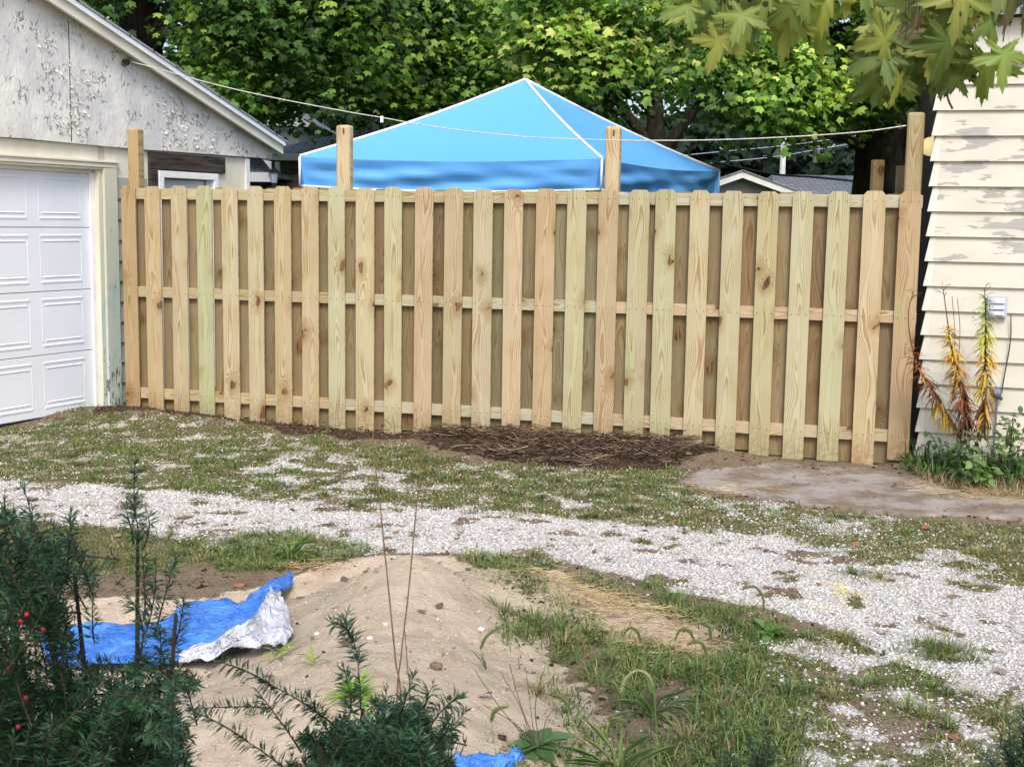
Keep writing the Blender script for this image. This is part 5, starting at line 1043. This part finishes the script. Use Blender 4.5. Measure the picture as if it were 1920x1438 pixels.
# ================================================================ tarpaulins
def sheet(name, m, far, near, parent=None, nu=90, nv=26, amp=.012, seed=1, zf=None, zn=None, loc=np.zeros(3)):
    Fr, Nr = [np.array(curve_pts([np.append(gsurf(x, y, z)[:2], z) for x, y, z in e], 12)) for e in (far, near)]
    rs = lambda A: np.stack([np.interp(np.linspace(0, 1, nu+1), np.linspace(0, 1, len(A)), A[:, k]) for k in range(3)], 1)
    Fr, Nr = rs(Fr), rs(Nr); V = np.zeros((nu+1, nv+1, 3)); g = seed*3.3
    for j in range(nv+1):
        t = j/nv; p = Fr*(1-t)+Nr*t; u = np.linspace(0, 1, nu+1); rz_ = (fbm(p[:, 0], p[:, 1], 9, 100+seed, 3)-.5)*amp*4+np.abs(fbm(p[:, 0]+t, p[:, 1], 16, 105+seed, 2)-.5)*amp*3
        p[:, :2] += (np.stack([fbm(u*6, u*0+t*3, 1, 110+seed), fbm(u*6, u*0+t*3, 1, 112+seed)], 1)-.5)*.03; p[:, 2] = np.maximum(p[:, 2]+surf(p[:, 0], p[:, 1])+rz_, surf(p[:, 0], p[:, 1])+.006); V[:, j] = p
    i = (np.arange(nu)[:, None]*(nv+1)+np.arange(nv)[None]).ravel(); o = npmesh(name, V.reshape(-1, 3)-loc, np.stack([i, i+nv+1, i+nv+2, i+1], 1), m, parent, smooth=True); s_ = o.modifiers.new('thick', 'SOLIDIFY'); s_.thickness = .0015; return o
tl0 = gnd(400, 1180); tl0[2] = 0; tp = empty('tarpaulin', tuple(tl0), 0, 'crumpled blue tarpaulin with silver underside lying left of the sand pile crest', 'tarpaulin')
sheet('blue_sheet', M['tarp_blue'], [(70,1195,.02),(150,1175,.04),(230,1172,.05),(300,1165,.04),(345,1130,.05),(400,1128,.04),(450,1130,.04),(480,1108,.05),(510,1088,.05),(548,1082,.03)],
      [(90,1250,.01),(170,1250,.02),(240,1248,.04),(300,1245,.03),(360,1232,.03),(410,1215,.05),(455,1200,.06),(480,1175,.07),(515,1130,.08),(550,1096,.03)], tp, loc=tl0, amp=.012, seed=1)
sheet('silver_underside', M['tarp_silver'], [(335,1222,.05),(380,1205,.08),(430,1192,.10),(465,1172,.12),(490,1135,.14),(510,1112,.14),(524,1110,.12)],
      [(335,1240,.03),(380,1238,.05),(425,1228,.04),(470,1216,.055),(510,1204,.04),(535,1200,.045),(552,1186,.02)], tp, loc=tl0, amp=.016, seed=4)
tl1 = gnd(915, 1440); tl1[2] = 0
o = sheet('tarpaulin_scrap', M['tarp_blue'], [(855,1422,.02),(885,1416,.03),(925,1420,.03),(955,1410,.03),(975,1408,.02)], [(850,1480,.0),(880,1480,.01),(920,1480,.01),(950,1450,.01),(985,1425,.0)], nu=30, nv=12, seed=6, loc=tl1); o.location = tuple(tl1)
tag(o, 'bright blue scrap of tarpaulin at the bottom edge under the weeds', 'tarpaulin')
# loose stones and clods that stand out
for i, (px, py, s_, c_, lab) in enumerate(((693,1198,.02,(.6,.55,.48),'pale pebble on the front of the sand pile'),(723,1172,.016,(.6,.55,.48),'small whitish stone in the middle of the sand slope'),(745,1078,.022,(.22,.16,.11),'brown clod just under the sand crest'),(818,1252,.035,(.17,.12,.08),'dark root clod on the lower right of the sand'),(902,1182,.02,(.7,.68,.62),'white stone at the right edge of the sand'),(594,1190,.017,(.62,.57,.5),'cream stone right of the silver tarp'))):
    p = gnd(px, py); z = float(surf(np.array([p[0]]), np.array([p[1]]))[0])
    for _ in range(6):
        p = gnd(px, py, z); z = float(surf(np.array([p[0]]), np.array([p[1]]))[0])
    o = MB(); o.ball((0, 0, 0), s_*.7, 9, 6, (1, .8, .65)); o.v = [tuple(np.array(v)*(1+.25*(rnd.random()-.5))) for v in o.v]
    o = o.build('stone' if i == 0 else 'stone.%03d' % i, plain('stone_tone_%d' % i, c_, .9, .2, 60), None, smooth=False, loc=(p[0], p[1], z+s_*.2)); tag(o, lab, 'stone')

# small leaflets of clover and creeping weeds mixed through the grass
def groundleaves():
    n = 130000; x, y = sample(n, 3.3, 10.6); m = masks(x, y); k = RG.random(n) < m['grass']*np.clip((fbm(x, y, 6, 130)-.42)*4, 0, 1)*(.25+.75*m['lush']); x, y = x[k], y[k]; n = len(x)
    az = RG.random(n)*6.28; nr = np.stack([RG.normal(size=n)*.4, RG.normal(size=n)*.4, np.ones(n)], 1); R = frames(nr, np.stack([np.cos(az), np.sin(az), RG.normal(size=n)*.25], 1))
    c = GREENS[RG.integers(0, 5, n)]*(.65+.6*RG.random((n, 1))); T, F = OV
    tag(npmesh('ground_weeds', scatter(T, np.stack([x, y, surf(x, y)+.006+.03*RG.random(n)*(.4+m['lush'][k])], 1), R, .010+.022*RG.random(n)**2), rep(F, n, 8), M['leaf'], col=np.repeat(c, 8, 0)), 'tiny round-leaved green weeds growing low among the grass blades', 'ground weeds', kind='stuff')
groundleaves()

# separate tufts of taller grass that stand out of the short cover
def tufts():
    pts = [(gsurf(px, py)[:2], k) for px, py, k in ((1765,1222,1.3),(1755,1228,1.1),(1600,1078,1.0),(1650,1085,.9),(1330,1000,.7),(540,1050,1.2),(640,1048,.9),(590,1045,.9),(1700,1330,1.0),(1740,1345,.9),(1620,1290,1.0),(1560,1310,.9),(1480,1300,.9),(1290,1390,1.2),(1240,1420,1.2),(1100,1190,1.1),(1150,1240,1.1),(1060,1210,1.0),(1000,1165,1.0),(945,1150,1.1),(1190,1320,1.1),(1010,1300,.9),(1400,1290,.9),(1350,1330,1.0),(900,1052,.9),(960,1060,.8),(1010,1068,.8),(1180,1120,.9),(1260,1130,.9),(1700,1000,.7),(1820,1010,.8),(1880,1040,.8),(330,1040,.8),(250,1050,.8))]
    x, y = sample(1400, 3.5, 9.5); m = masks(x, y); k = RG.random(1400) < m['grass']*.35+m['gravel']*.03
    pts += [(np.array([a, b]), RG.uniform(.4, .95)) for a, b in zip(x[k], y[k])]
    Xs, Ys, Ls, Zs, Cs, Ln = [], [], [], [], [], []
    for p, kk in pts:
        n = int(90*kk); r = np.abs(RG.normal(size=n))*.035*kk; a = RG.random(n)*6.28; Xs.append(p[0]+r*np.cos(a)); Ys.append(p[1]+r*np.sin(a)); Zs.append(a+RG.normal(size=n)*.3); Ls.append((.035+.075*RG.random(n))*kk); Ln.append(.15+r/.07+RG.random(n)*.5)
        hue = np.array([(.13,.21,.06),(.20,.26,.08),(.28,.27,.12),(.10,.17,.06)])[RG.integers(0, 4)]; dr = RG.random(n) < .22; Cs.append(np.where(dr[:, None], np.array([.34, .28, .15]), hue)*(.65+.6*RG.random((n, 1))))
    X, Y, L, A, C, Le = map(np.concatenate, (Xs, Ys, Ls, Zs, Cs, Ln)); N = len(X); V, CC = blades(X, Y, surf(X, Y)-.004, L, .0038*(.6+.8*RG.random(N)), np.clip(Le, 0, 1.35), A, C, .6)
    tag(npmesh('grass_tufts', V, [rep(bq, N, 5), rep(bt, N, 5)], M['grass'], col=CC), 'scattered bushy tufts of grass standing taller than the cover round the drive', 'grass', kind='stuff')
tufts()
